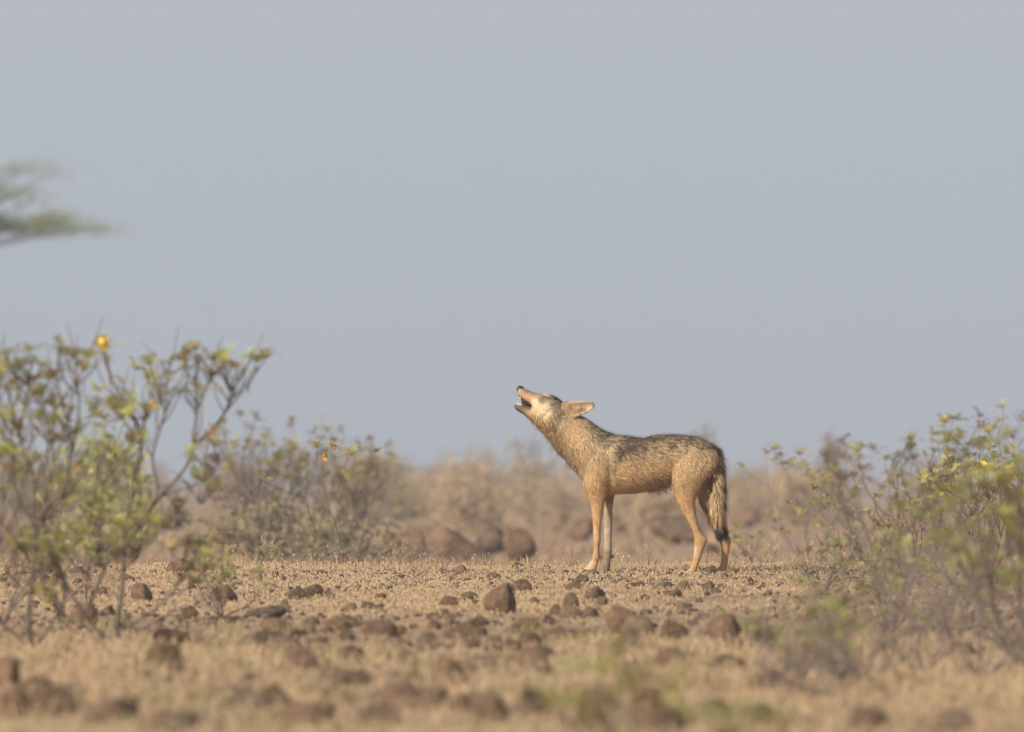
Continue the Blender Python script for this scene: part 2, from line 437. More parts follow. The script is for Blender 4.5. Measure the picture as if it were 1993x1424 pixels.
# beyond the crest, out of focus
BGL = 'rocks beyond the crest'
for (px, py, w, h, lab, c) in [
    (886, 1092, 96, 46, 'big rounded brown boulder in the hollow beyond the crest', 'reddish brown'),
    (960, 1082, 60, 38, 'dark boulder touching the big rounded boulder beyond the crest', 'dark brown'),
    (1012, 1095, 60, 48, 'pinkish boulder in the hollow behind the tilted slab', 'reddish brown'),
    (895, 1018, 54, 40, 'dark humped boulder far behind the big rounded boulder', 'dark brown'),
    (790, 1014, 72, 36, 'dark boulder at the end of the dead brush', 'dark brown'),
    (1132, 1060, 56, 34, 'dark boulder behind the wolf forelegs', 'reddish brown'),
    (1318, 1062, 92, 40, 'wide dark slab under the wolf belly, beyond the crest', 'dark brown'),
    (1290, 1040, 60, 30, 'reddish slab behind the wide dark slab', 'reddish brown'),
    (655, 1094, 120, 36, 'long brown mound of rock beyond the clump of three', 'reddish brown'),
    (800, 1090, 80, 44, 'brown boulder behind pale dry weeds', 'reddish brown'),
    (155, 1042, 64, 26, 'dark slab far behind the orange blooming shrub', 'dark brown'),
    (190, 1084, 56, 24, 'reddish boulder beyond the crest by the bent dry stalk', 'reddish brown'),
    (225, 1056, 90, 28, 'grey slab far behind the flowering shrub trunk', 'greyish brown'),
    (330, 1032, 80, 30, 'dark boulder far behind the flowering shrub limbs', 'dark brown'),
    (250, 1102, 44, 30, 'dark rock in the hollow close to the flowering shrub trunk', 'dark brown'),
    (700, 1020, 60, 30, 'dark boulder under the dead brush', 'dark brown'),
    (950, 1030, 60, 24, 'greyish low boulder far beyond the crest', 'greyish brown'),
    (1060, 1000, 50, 24, 'brown boulder far beyond the crest, ahead of the wolf chest', 'greyish brown'),
    (1450, 1030, 60, 26, 'brown boulder beyond the crest behind the wolf tail', 'reddish brown'),
    (1240, 1030, 50, 24, 'greyish boulder far behind the wolf belly', 'greyish brown')]:
    rock(px, py, w * 1.1, h * 1.25, lab, c, far=True, sink=.08, dz=.05)
rf = random.Random(3)
for i in range(40):
    py = rf.uniform(975, 1096); px = rf.uniform(-60, 2050); c = rf.choice(['reddish brown', 'reddish brown', 'dark brown', 'greyish brown']); w = rf.uniform(24, 64) * (.5 + (py - 960) / 200)
    rock(px, py, w, w * rf.uniform(.3, .5), c + ' rock lying blurred on the plain beyond the crest', c, far=True, sink=.25, group='rocks on the plain beyond the crest')
# small stones scattered in the straw: only their place tells them apart
def stone_free(px, py, w): return True
SL = {'dark brown': 'small dark brown stone scattered in the straw grass', 'reddish brown': 'small reddish brown stone scattered in the straw grass',
      'greyish brown': 'small greyish brown stone scattered in the straw grass'}
rr = random.Random(5)
BLD = {'dark brown': 'dark brown rock lying among the many rocks of the blurred stony foreground', 'reddish brown': 'reddish brown rock lying among the many rocks of the blurred stony foreground', 'greyish brown': 'greyish brown rock lying among the many rocks of the blurred stony foreground'}
for i in range(64):
    py = 1205 + 215 * rr.random(); px = rr.uniform(-60, 2050)
    w = rr.uniform(30, 62) * (1 + (py - 1205) / 400); c = rr.choice(['dark brown', 'reddish brown', 'reddish brown', 'greyish brown'])
    rock(px, py, w * 1.1, w * rr.uniform(.30, .5), BLD[c], c, group='rocks of the blurred stony foreground')
cen = [(rr.uniform(-60, 2050), 1112 + 260 * rr.random() ** 1.4, rr.uniform(30, 150)) for _ in range(26)] + [(1090, 1190, 130), (1240, 1150, 150), (960, 1120, 140), (1150, 1240, 140), (900, 1230, 120), (1330, 1150, 110)]
for i in range(298):
    c_ = rr.choice(cen)
    py = c_[1] + rr.gauss(0, 13); px = c_[0] + rr.gauss(0, c_[2])
    if rr.random() < .3: py = 1108 + 300 * rr.random() ** 1.7; px = rr.uniform(-120, 2110)
    py = min(1418, max(1108, py))
    d = near_d(py)
    w = rr.choice([7, 8, 9, 10, 12, 14, 17, 22, 27]) * (1.0 + (py - 1108) / 330)
    c = rr.choice(['dark brown', 'dark brown', 'reddish brown', 'greyish brown'])
    rock(px, py, w, w * rr.uniform(.35, .6), SL[c], c, group='small stones scattered in the straw grass', name='stone', sink=.3)

# ------------------------------------------------------------------ grass (nobody could count it)
def blades(n, xr, dr, hmin, hmax, w, dens=None, cols=None, lean=.5, seed=0, head=0.0, clump=0):
    r = np.random.default_rng(seed)
    d = r.uniform(dr[0], dr[1], n)
    half = xr * d / 60.0
    x = r.uniform(-1, 1, n) * half
    if clump:
        ci = r.integers(0, max(1, n // clump), n)
        cd = r.uniform(dr[0], dr[1], n // clump + 1); cx = r.uniform(-1, 1, n // clump + 1) * xr * cd / 60
        sc = .035
        x = cx[ci] + r.normal(0, sc, n); d = cd[ci] + r.normal(0, sc, n)
    if dens is not None:
        k = r.random(n) < dens(x, d); x, d = x[k], d[k]; n = len(x)
    h = r.uniform(hmin, hmax, n) * (.6 + .8 * vnoise(x * 1.3 + 5, d * 1.0 + 40))
    z = T(x, d) - .004
    a = r.uniform(0, 2 * np.pi, n); la = r.uniform(0, 2 * np.pi, n); le = np.abs(r.normal(0, lean, n)) * h
    px = np.cos(a) * w / 2 * r.uniform(.7, 1.4, n); py = np.sin(a) * w / 2
    base = np.stack([x, d - DW, z], 1)
    side = np.stack([px, py, np.zeros(n)], 1)
    tip = base + np.stack([np.cos(la) * le, np.sin(la) * le, h], 1)
    mid = base + np.stack([np.cos(la) * le * .35, np.sin(la) * le * .35, h * .6], 1)
    V = np.stack([base - side, base + side, mid + side * .8, mid - side * .8, tip], 1).reshape(-1, 3)
    i0 = np.arange(n) * 5
    Q = np.stack([i0, i0 + 1, i0 + 2, i0 + 3], 1); Tt = np.stack([i0 + 3, i0 + 2, i0 + 4], 1)
    ca = np.array(cols[0]); cb = np.array(cols[1])
    t = np.clip(r.random(n) * .6 + .6 * vnoise(x * .7 + 80, d * .35 + 60) - .1, 0, 1)[:, None]
    C = ca * (1 - t) + cb * t
    C = C * r.uniform(.75, 1.2, (n, 1))
    C = np.repeat(C, 5, 0)
    if head > 0:
        k = np.where(r.random(n) < head)[0]
        m = len(k); s = r.uniform(.0025, .0045, m)
        c0 = tip[k]; v0 = len(V)
        HV = np.stack([c0 + np.stack([-s, 0 * s, 0 * s], 1), c0 + np.stack([0 * s, 0 * s, -s * 1.6], 1), c0 + np.stack([s, 0 * s, 0 * s], 1), c0 + np.stack([0 * s, s, s * 1.6], 1)], 1).reshape(-1, 3)
        V = np.concatenate([V, HV]); j = v0 + np.arange(m) * 4
        Q = np.concatenate([Q, np.stack([j, j + 1, j + 2, j + 3], 1)])
        C = np.concatenate([C, np.repeat(np.array([[.50, .37, .23]]) * r.uniform(.8, 1.1, (m, 1)), 4, 0)])
    return V, Q, Tt, np.clip(C, 0, 1)

def add_blades(name, parts, label):
    Vs, Qs, Ts, Cs = [], [], [], []; off = 0
    for V, Q, Tt, C in parts:
        Vs.append(V); Qs.append(Q + off); Ts.append(Tt + off); Cs.append(C); off += len(V)
    me = np_mesh(name, np.concatenate(Vs), [np.concatenate(Qs), np.concatenate(Ts)], smooth=False)
    set_col(me, np.concatenate(Cs))
    o = link(name, me, M_GRASS); tag(o, label, 'grass', kind='stuff')
    return o

STRAW = [(.33, .218, .125), (.50, .350, .212)]
OLIVE = [(.27, .215, .11), (.44, .335, .20)]
def dpatch(x, d):
    n = vnoise(x * .9 + 12, d * .16 + 3) * .65 + vnoise(x * 3.1, d * .7 + 9) * .35
    return np.clip((n - .27) * 2.6, .25, 1)
add_blades('dry_grass', [
    blades(400000, 4.4, (47, 64.5), .006, .019, .0034, dpatch, STRAW, seed=1, head=.10),
    blades(24000, 4.4, (60.5, 64.5), .016, .038, .0026, None, STRAW, seed=2, head=.22, lean=.35),
    blades(160000, 4.7, (24, 47), .006, .018, .0045, dpatch, STRAW, seed=3, head=.06),
    blades(84000, 4.7, (24, 42), .016, .050, .0042, dpatch, [STRAW[1], OLIVE[1]], seed=4, head=.1, clump=16, lean=.4),
    blades(7000, 3.9, (23, 46), .02, .055, .0045, None, [OLIVE[0], (.30, .29, .12)], seed=14, clump=30, lean=.5),
    blades(6000, 4.0, (62.5, 70), .04, .10, .003, None, STRAW, seed=15, clump=22, lean=.5, head=.12),
    blades(46000, 5.4, (66, 130), .03, .10, .009, dpatch, STRAW, seed=5, clump=12),
    blades(40000, 6.4, (130, 420), .06, .20, .02, None, STRAW, seed=6, clump=10)],
    'short dry straw grass covering the stony ground')

def gravel():
    r = np.random.default_rng(77); V0, F0 = icosphere(1); n = 9000
    d = 24 + 41 * np.sqrt(r.random(n)); x = r.uniform(-1, 1, n) * 3.7 * d / 60
    k = r.random(n) < np.clip((vnoise(x * .9 + 44, d * .3 + 21) - .25) * 2.2, .08, 1); d, x = d[k], x[k]; n = len(d)
    sz = r.uniform(.004, .011, n) * r.uniform(.8, 1.6, n)
    S = np.stack([sz * r.uniform(.8, 1.5, n), sz, sz * r.uniform(.45, .9, n)], 1)
    jit = r.uniform(.7, 1.25, (n, len(V0), 1))
    V = V0[None] * jit * S[:, None, :] + np.stack([x, d - DW, T(x, d) + sz * .55], 1)[:, None, :]
    Fc = (F0[None] + (np.arange(n) * len(V0))[:, None, None]).reshape(-1, 3)
    c = np.array([[.07, .052, .042], [.12, .075, .05], [.15, .115, .09], [.10, .085, .075]])[r.integers(0, 4, n)] * r.uniform(.7, 1.3, (n, 1))
    me = np_mesh('gravel', V.reshape(-1, 3), Fc, smooth=False); set_col(me, np.repeat(c, len(V0), 0))
    o = link('gravel', me, mat_attr('gravel', .9, .2)); tag(o, 'dark gravel strewn between the tufts of straw grass', 'gravel', kind='stuff')
gravel()

# ------------------------------------------------------------------ shrubs and trees
def smooth_poly(P, sub=4):
    P = np.asarray(P, float)
    if len(P) < 3: return P
    A = np.concatenate([[2 * P[0] - P[1]], P, [2 * P[-1] - P[-2]]])
    out = []
    for i in range(1, len(A) - 2):
        p0, p1, p2, p3 = A[i - 1], A[i], A[i + 1], A[i + 2]
        for t in np.arange(sub) / sub:
            out.append(.5 * ((2 * p1) + (-p0 + p2) * t + (2 * p0 - 5 * p1 + 4 * p2 - p3) * t * t + (-p0 + 3 * p1 - 3 * p2 + p3) * t ** 3))
    out.append(P[-1]); return np.array(out)

def tube(P, r0, r1, sides=6, cap=True):
    P = np.asarray(P, float); n = len(P)
    tg = np.gradient(P, axis=0); tg /= np.linalg.norm(tg, axis=1)[:, None] + 1e-9
    up = np.array([.3, 1.0, .2]); up /= np.linalg.norm(up)
    u = np.cross(tg, up); u /= np.linalg.norm(u, axis=1)[:, None] + 1e-9
    v = np.cross(tg, u)
    rad = np.linspace(0, 1, n) ** .8 * (r1 - r0) + r0
    th = np.arange(sides) / sides * 2 * np.pi
    V = (P[:, None, :] + rad[:, None, None] * (np.cos(th)[None, :, None] * u[:, None, :] + np.sin(th)[None, :, None] * v[:, None, :])).reshape(-1, 3)
    i = np.arange(n - 1)[:, None] * sides; j = np.arange(sides)[None, :]; k = (j + 1) % sides
    Q = np.stack([(i + j), (i + k), (i + sides + k), (i + sides + j)], -1).reshape(-1, 4)
    caps = np.array([list(range(sides))[::-1], [(n - 1) * sides + q for q in range(sides)]])
    return V, Q, caps

def tube_mesh(name, P, r0, r1, sides=6):
    V, Q, c = tube(P, r0, r1, sides)
    return np_mesh(name, V, [Q, c])

def tubes_mesh(name, L):
    Vs, Qs, Cs, off = [], [], [], 0
    for P, a, b, s in L:
        V, Q, c = tube(P, a, b, s); Vs.append(V); Qs.append(Q + off); Cs.append(c + off); off += len(V)
    return np_mesh(name, np.concatenate(Vs), [np.concatenate(Qs)] + [np.concatenate([c for c in Cs if c.shape[1] == k]) for k in sorted({c.shape[1] for c in Cs})])

def leaf_cluster_mesh(seed, nleaf=7, L=.070, cols=((.16, .19, .05), (.30, .29, .07)), brown=.06, pairs=7):
    """a tuft of pinnate leaves: every leaflet is a small folded blade"""
    r = np.random.default_rng(seed); V, Fq, C = [], [], []
    for q in range(nleaf):
        az = q / nleaf * 2 * np.pi + r.normal(0, .4); el = r.uniform(.1, 1.25)
        d0 = np.array([np.cos(az) * np.cos(el), np.sin(az) * np.cos(el), np.sin(el)])
        ln = L * r.uniform(.65, 1.15); droop = r.uniform(.3, .9)
        side = np.cross(d0, [0, 0, 1.0]); side /= np.linalg.norm(side) + 1e-9
        br = r.random() < brown
        for k in range(1, pairs + 1):
            t = k / pairs
            c = d0 * ln * t + np.array([0, 0, -droop * ln * t * t * .6])
            ax = d0 + np.array([0, 0, -droop * t]); ax /= np.linalg.norm(ax)
            up = np.cross(side, ax)
            col = np.array(cols[0]) + (np.array(cols[1]) - np.array(cols[0])) * r.random()
            if br: col = np.array([.30, .19, .07]) * r.uniform(.7, 1.1)
            for s in (-1, 1):
                ll = ln * .30 * (1 - .35 * abs(t - .55)) * r.uniform(.8, 1.15); ww = ll * .36
                a = side * s * .9 + ax * .42 + up * r.uniform(-.1, .3); a /= np.linalg.norm(a)
                b = np.cross(a, up); b /= np.linalg.norm(b)
                i0 = len(V)
                V += [c, c + a * ll * .5 + b * ww * .5, c + a * ll, c + a * ll * .5 - b * ww * .5]
                Fq.append([i0, i0 + 1, i0 + 2, i0 + 3]); C += [col] * 4
        # rachis
        i0 = len(V); w = side * .0012
        e = d0 * ln + np.array([0, 0, -droop * ln * .6]); m = d0 * ln * .5 + np.array([0, 0, -droop * ln * .15])
        V += [-w, w, m + w, m - w, e]; Fq += [[i0, i0 + 1, i0 + 2, i0 + 3]]; C += [np.array([.22, .18, .07])] * 5
    me = np_mesh('leaf_cluster', np.array(V), np.array(Fq), smooth=False); set_col(me, np.array(C)); me.materials.append(M_LEAF)
    return me

GREEN = ((.35, .325, .095), (.56, .50, .16)); BRIGHT = ((.34, .36, .12), (.54, .53, .20)); DULL = ((.30, .26, .13), (.42, .36, .19)); PALEB = ((.26, .21, .14), (.40, .33, .22))
CL = {'green': [leaf_cluster_mesh(100 + i, cols=GREEN) for i in range(5)],
      'bright': [leaf_cluster_mesh(200 + i, cols=BRIGHT, brown=.03) for i in range(5)],
      'dull': [leaf_cluster_mesh(300 + i, cols=DULL, brown=.3) for i in range(5)],
      'dry': [leaf_cluster_mesh(400 + i, cols=PALEB, brown=.5) for i in range(4)]}

def flower_mesh(seed, mat):
    r = np.random.default_rng(seed); V, Q = [], []
    for b in range(5):
        c = r.normal(0, .012, 3)
        ax = r.normal(size=3); ax[2] = abs(ax[2]); ax /= np.linalg.norm(ax)
        u = np.cross(ax, [0.3, 1, .1]); u /= np.linalg.norm(u); v = np.cross(ax, u)
        for p in range(5):
            a = p / 5 * 2 * np.pi; dr = np.cos(a) * u + np.sin(a) * v; sd_ = np.cross(ax, dr)
            i0 = len(V); L = .017
            V += [c, c + dr * L * .6 + sd_ * L * .45 + ax * L * .3, c + dr * L + ax * L * .35, c + dr * L * .6 - sd_ * L * .45 + ax * L * .3]
            Q.append([i0, i0 + 1, i0 + 2, i0 + 3])
    me = np_mesh('flower', np.array(V), np.array(Q), smooth=False); me.materials.append(mat); return me
FL_Y = [flower_mesh(i, M_FLOWER) for i in range(3)]; FL_O = [flower_mesh(i + 9, M_ORANGE) for i in range(3)]
def pod_mesh(seed):
    r = np.random.default_rng(seed)
    P = np.array([[0, 0, 0], [.008, 0, -.03], [.004, .004, -.07], [.012, .0, -.10]]) + r.normal(0, .003, (4, 3))
    me = tube_mesh('seed_pod', smooth_poly(P, 3), .005, .003, 5); me.materials.append(M_POD); return me
PODS = [pod_mesh(i) for i in range(3)]

def put(root, name, me, loc, scale, r, tiltdir=None, tilt=0.0):
    o = bpy.data.objects.new(name, me); COL.objects.link(o); o.parent = root
    o.location = loc; o.scale = (scale,) * 3
    o.rotation_euler = (r.uniform(-.45, .45), r.uniform(-.45, .45), r.uniform(0, 6.28))
    return o

def dress(root, tips, r, kinds, fl=0, orange=0, pods=0, cscale=1.0, extra=None, skip=0.0):
    for (p, s) in tips:
        if r.random() < skip: continue
        put(root, 'leaf_cluster', r.choice(CL[r.choice(kinds)]), p, cscale * s * r.uniform(.75, 1.2), r)
    T2 = [t for t in tips]; r.shuffle(T2)
    for i in range(min(fl, len(T2))): put(root, 'flower', r.choice(FL_Y), Vector(T2[i][0]) + Vector((0, -.02, .02)), r.uniform(.8, 1.2), r)
    for i in range(fl, min(fl + orange, len(T2))): put(root, 'flower', r.choice(FL_O), Vector(T2[i][0]) + Vector((0, -.02, .015)), r.uniform(.6, 1.0), r)
    for i in range(pods):
        t = r.choice(tips); put(root, 'seed_pod', r.choice(PODS), Vector(t[0]) + Vector((0, 0, -.02)), r.uniform(.6, 1.1), r)

def grow(r, p, d, ln, rad, level, maxl, out, tips, up=.35, nch=(2, 4), spread=.7, wig=.16):
    n = 5; P = [np.array(p, float)]; dv = np.array(d, float)
    for i in range(n):
        dv = dv + np.array([r.gauss(0, wig), r.gauss(0, wig), r.gauss(0, wig) + up * .35]); dv /= np.linalg.norm(dv)
        P.append(P[-1] + dv * ln / n)
    out.append((smooth_poly(P, 2), rad, rad * .55 if level < maxl else rad * .4, level))
    if level >= maxl:
        tips.append((P[-1], 1.0)); return
    for k in range(r.randint(*nch)):
        t = r.uniform(.35, 1.0) if k else 1.0
        f = t * n; i = min(n - 1, int(f)); q = P[i] + (P[i + 1] - P[i]) * (f - i)
        c = dv + np.array([r.gauss(0, spread), r.gauss(0, spread), r.gauss(.15, spread * .6)]); c /= np.linalg.norm(c)
        grow(r, q, c, ln * r.uniform(.5, .8), rad * .55, level + 1, maxl, out, tips, up, nch, spread, wig)

NM = ['stem', 'branch', 'twig', 'twig']
def build_branches(root, out, bark=None):
    for P, a, b, lv in out:
        me = tube_mesh(NM[lv], P, a, b, 7 if lv == 0 else 5)
        link(NM[lv], me, bark or (M_BARK if lv < 2 else M_TWIG), root)

def shrub(label, px, d, height, seed, nmain=4, spread=.6, kinds=('green',), fl=0, orange=0, pods=0, maxl=2, cscale=1.0, rad=.010, lean=(0, 0), nch=(2, 4), sidespread=.6, skip=0.0, bark=None, name='flowering_shrub', group=None, cat='shrub', up=.35, depth=1.0):
    r = random.Random(seed)
    x = wx(px, d); z = float(T(x, d))
    out, tips = [], []
    for i in range(nmain):
        a = i / nmain * 6.283 + r.uniform(-.4, .4)
        dv = np.array([math.cos(a) * spread + lean[0], math.sin(a) * spread * depth + lean[1], 1.0]); dv /= np.linalg.norm(dv)
        grow(r, (0, 0, -.01), dv, .5, 1.0, 0, maxl, out, tips, up=up, nch=nch, spread=sidespread)
    top = max(P[:, 2].max() for P, *_ in out); s = (height * .96) / top
    out = [(P * s, a * rad * (1 if lv == 0 else 1), b * rad, lv) for P, a, b, lv in out]
    tips = [(Vector(p * s), c) for p, c in tips]
    root = empty(name, (x, d - DW, z))
    tag(root, label, cat, group)
    build_branches(root, out, bark)
    dress(root, tips, r, kinds, fl, orange, pods, cscale, skip=skip)
    return root

def traced_shrub(label, base, d, limbs, seed, name='flowering_shrub', twig_n=4, kinds=('green', 'green', 'bright', 'dull'), fl=(), orange=(), pods=4, rad=.0125, cscale=.92, low=.25):
    """limbs: list of polylines (x, y in photo px at distance d) with start thickness"""
    r = random.Random(seed); k = d / F
    x0 = wx(base[0], d); z0 = float(T(x0, d))
    root = empty(name, (x0, d - DW, z0)); tag(root, label, 'shrub')
    out, tips = [], []
    joint = {}
    for pts, th in limbs:
        a = joint.get(pts[0], 0.0); dy = r.uniform(-.35, .35)
        P = []; L = 0.0
        for i, q in enumerate(pts):
            if i: L += math.hypot(q[0] - pts[i - 1][0], q[1] - pts[i - 1][1]) * k
            y = a + dy * L + (r.uniform(-.012, .012) if i else 0)
            joint.setdefault(q, y)
            P.append([(q[0] - base[0]) * k, y, (base[1] - q[1]) * k - .01])
        S = smooth_poly(P, 4)
        out.append((S, th * rad, th * rad * .45, 0))
        if P[-1][2] < .12: continue
        e = S[-1]; tips.append((Vector(e), 1.0))
        dv = S[-1] - S[-5]; dv /= np.linalg.norm(dv)
        for j in range(twig_n):
            f = r.uniform(.45, .95); q = S[int(f * (len(S) - 1))]
            tgt = np.array(e) * .6 + q * .4 + np.array([r.uniform(-.09, .09), r.uniform(-.10, .10), r.uniform(-.02, .07)])
            m = (q + tgt) / 2 + np.array([r.uniform(-.03, .03), r.uniform(-.03, .03), -.012])
            out.append((smooth_poly([q, m, tgt], 3), .0036, .0018, 2)); tips.append((Vector(tgt), r.uniform(.7, 1.05)))
        for j in range(4):   # bare thin shoots
            f = r.uniform(.3, .98); q = S[int(f * (len(S) - 1))]
            tgt = q + np.array([r.uniform(-.10, .10), r.uniform(-.08, .08), r.uniform(.05, .17)])
            out.append((smooth_poly([q, (q + tgt) / 2 + np.array([r.uniform(-.02, .02), 0, 0]), tgt], 3), .0026, .0012, 2))
    build_branches(root, out)
    dress(root, tips, r, kinds, 0, 0, pods, cscale)
    for (fx, fy, s) in fl:
        put(root, 'flower', r.choice(FL_Y), Vector(((fx - base[0]) * k, -.03, (base[1] - fy) * k)), s, r)
    for (fx, fy, s) in orange:
        put(root, 'flower', r.choice(FL_O), Vector(((fx - base[0]) * k, -.03, (base[1] - fy) * k)), s, r)
    return root

dA = near_d(1250)
traced_shrub('open flowering shrub with dark forked trunk and one big yellow bloom at its tip', (226, 1252), dA, [
    ([(226, 1252), (230, 1200), (238, 1150), (240, 1105), (239, 1070)], 1.0),
    ([(239, 1070), (243, 1030), (252, 975), (262, 920), (273, 868), (264, 822), (250, 795), (230, 764), (212, 732), (206, 705), (202, 682)], .62),
    ([(239, 1070), (262, 1035), (285, 1002), (312, 965), (345, 932), (370, 892), (378, 842), (384, 798), (382, 750), (386, 706)], .66),
    ([(378, 862), (400, 848), (425, 822), (446, 784), (458, 752), (472, 722), (490, 694)], .45),
    ([(285, 1002), (308, 952), (298, 890), (312, 838), (322, 800), (312, 768), (303, 738), (296, 712)], .45),
    ([(312, 838), (326, 790), (326, 748), (332, 708)], .3),
    ([(384, 798), (398, 765), (410, 730), (414, 700)], .3),
    ([(425, 822), (440, 796), (446, 760), (436, 700)], .28),
    ([(273, 868), (262, 850), (240, 820), (222, 800)], .25),
    ([(298, 890), (280, 855), (284, 820), (300, 800)], .25),
    ([(252, 975), (230, 945), (216, 915), (212, 880)], .3),
    ([(312, 965), (360, 950), (402, 935), (425, 905), (420, 870)], .3),
    ([(230, 1215), (275, 1222), (318, 1200), (345, 1186), (380, 1178), (425, 1180)], .42),
    ([(238, 1225), (282, 1200), (327, 1158), (346, 1133), (352, 1095), (372, 1060)], .42),
    ([(226, 1252), (190, 1225), (165, 1195), (140, 1150), (112, 1100), (95, 1062)], .5),
    ([(236, 1150), (215, 1120), (196, 1098), (190, 1060)], .25),
    ([(240, 1105), (262, 1080), (272, 1050), (276, 1015)], .25),
    ([(226, 1252), (150, 1232), (118, 1200), (100, 1165)], .35),
    ([(327, 1158), (352, 1150), (380, 1128), (404, 1100), (410, 1060)], .25),
    ([(165, 1195), (178, 1160), (172, 1120), (180, 1085)], .25),
    ([(345, 932), (372, 950), (392, 980), (410, 960)], .22),
    ([(312, 965), (318, 1000), (340, 1010), (352, 980)], .22)], 3,
    fl=[(203, 668, 1.05), (300, 790, .6), (388, 712, .5)], orange=[(430, 764, .35)])
dB = near_d(1262)
traced_shrub('dense flowering shrub with several orange blooms and a brown seed spike on top', (62, 1264), dB, [
    ([(62, 1264), (56, 1215), (60, 1160), (68, 1100), (70, 1050)], 1.0),
    ([(70, 1050), (76, 1015), (95, 980), (125, 955), (136, 900), (140, 850), (130, 806), (118, 764), (114, 720), (122, 668)], .6),
    ([(136, 892), (150, 830), (154, 780), (150, 735), (146, 690)], .4),
    ([(70, 1050), (64, 1000), (68, 940), (52, 890), (38, 848), (26, 800), (18, 760)], .5),
    ([(38, 848), (46, 800), (56, 750), (62, 710)], .35),
    ([(68, 1100), (40, 1060), (15, 1030), (-10, 990), (-20, 930)], .4),
    ([(60, 1160), (30, 1130), (5, 1090), (0, 1040), (6, 960), (2, 880)], .45),
    ([(68, 940), (90, 900), (96, 860), (88, 810), (80, 770)], .35),
    ([(125, 955), (110, 915), (104, 870), (110, 825)], .3),
    ([(62, 1264), (100, 1215), (128, 1150), (112, 1090), (92, 1050), (84, 1000)], .45),
    ([(62, 1264), (20, 1225), (-15, 1190), (-40, 1130)], .5),
    ([(52, 890), (30, 870), (10, 850), (-8, 810)], .3),
    ([(6, 960), (20, 920), (24, 880)], .25),
    ([(96, 860), (120, 850), (140, 800)], .25), ([(56, 1215), (20, 1160), (14, 1110), (30, 1070)], .3), ([(100, 1215), (112, 1180), (90, 1140), (80, 1100)], .3),
    ([(76, 1015), (100, 1000), (118, 985), (120, 940)], .3), ([(38, 848), (14, 830), (-4, 780), (-2, 730)], .35), ([(64, 1000), (40, 970), (30, 930), (34, 890)], .3), ([(26, 800), (36, 760), (30, 715)], .25)], 4, twig_n=4, kinds=('green', 'bright', 'green', 'bright', 'dull'),
    fl=[(12, 910, .6)], orange=[(101, 783, .6), (70, 836, .5), (92, 850, .45), (14, 912, .45), (153, 918, .4)], pods=7)
shrub('green leafy shrub crowding behind the orange blooming shrub', 5, near_d(1215), .98, 15, nmain=5, spread=.55, kinds=('green', 'bright'), cscale=.9, rad=.006, skip=.45, bark=M_GREYTWIG)
shrub('thin stemmed shrub filling the gap between the two flowering shrubs', 165, near_d(1205), .55, 16, nmain=6, spread=.5, kinds=('green', 'dull'), cscale=.8, rad=.005, skip=.45, bark=M_GREYTWIG)
shrub('low shoots with pale green leaves beside the flowering shrub', 430, near_d(1205), .27, 17, nmain=6, spread=1.2, kinds=('bright', 'green'), cscale=.75, rad=.004, maxl=1, nch=(3, 4))
shrub('grey brown rounded shrub with few leaves beyond the crest', 520, 104, 1.42, 20, nmain=10, spread=.7, kinds=('dull', 'green'), cscale=1.25, rad=.014, sidespread=.6, nch=(3, 4), skip=.1)
shrub('grey brown shrub with bare twigs, partner of the rounded shrub beyond the crest', 650, 112, 1.35, 21, nmain=11, spread=.65, kinds=('dull', 'dull', 'green'), cscale=1.25, rad=.014, nch=(3, 4), skip=.1)
shrub('slender sprigs with yellow green tufts and orange blooms in front of the grey brown shrubs', 655, 69, .74, 22, nmain=5, spread=.7, kinds=('bright', 'green'), orange=2, cscale=.9, rad=.0035, maxl=1, nch=(1, 2))
# thicket on the right
shrub('fine leaved shrub in sharp focus at the back of the thicket', 1925, near_d(1122), .66, 31, nmain=8, spread=.62, kinds=('green', 'green', 'dull'), fl=2, cscale=.75, rad=.006, nch=(3, 4), maxl=2)
shrub('sparse sharp sprigs at the front edge of the thicket behind the wolf', 1640, 62.0, .46, 32, nmain=7, spread=.6, kinds=('green', 'dull'), cscale=.55, rad=.004, maxl=2, nch=(1, 2), bark=M_GREYTWIG)
shrub('sparse brown twiggy shrub in the middle of the thicket', 1760, 58.0, .50, 33, nmain=8, spread=.7, kinds=('green', 'dull'), cscale=.6, rad=.005, maxl=2, nch=(2, 3), skip=.3)
shrub('tall leaning shrub with bright green tufts at the edge of the thicket', 2000, 38.0, .84, 34, nmain=8, spread=.6, kinds=('bright', 'green'), lean=(-.4, 0), cscale=.75, rad=.007, nch=(3, 4), skip=.45)
for i_, (px_, d_, h_) in enumerate([(1480, 40, .16), (1640, 34, .22), (1530, 34, .24), (1590, 33.5, .26), (1560, 36, .27), (1625, 40, .27), (1680, 35, .38), (1735, 44, .36), (1790, 37, .46), (1850, 42, .46), (1905, 36, .54), (1965, 40, .58), (1720, 50, .42), (1600, 52, .30), (1880, 51, .54)]):
    shrub('airy twiggy shrub with pale yellow green tufts in the thicket behind the wolf', px_, d_, h_, 80 + i_, nmain=7 if h_ < .3 else 11, spread=1.0, kinds=('bright', 'green', 'bright', 'dull'), cscale=.40 if h_ < .3 else .55, rad=.0038, nch=(2, 4), skip=.72, name='twiggy_shrub', group='airy twiggy shrubs of the thicket', sidespread=.8, bark=M_GREYTWIG)
shrub('tall shrub with yellow green tips standing behind the thicket', 1800, 84, 1.26, 37, nmain=7, spread=.5, kinds=('green', 'dull'), cscale=1.45, rad=.012, nch=(2, 3), fl=1)
shrub('slim leaning shrub standing behind the wolf tail', 1590, 86, 1.10, 38, nmain=4, spread=.5, kinds=('green', 'dull'), lean=(-.2, 0), cscale=1.3, rad=.010, nch=(2, 3), bark=M_GREYTWIG)
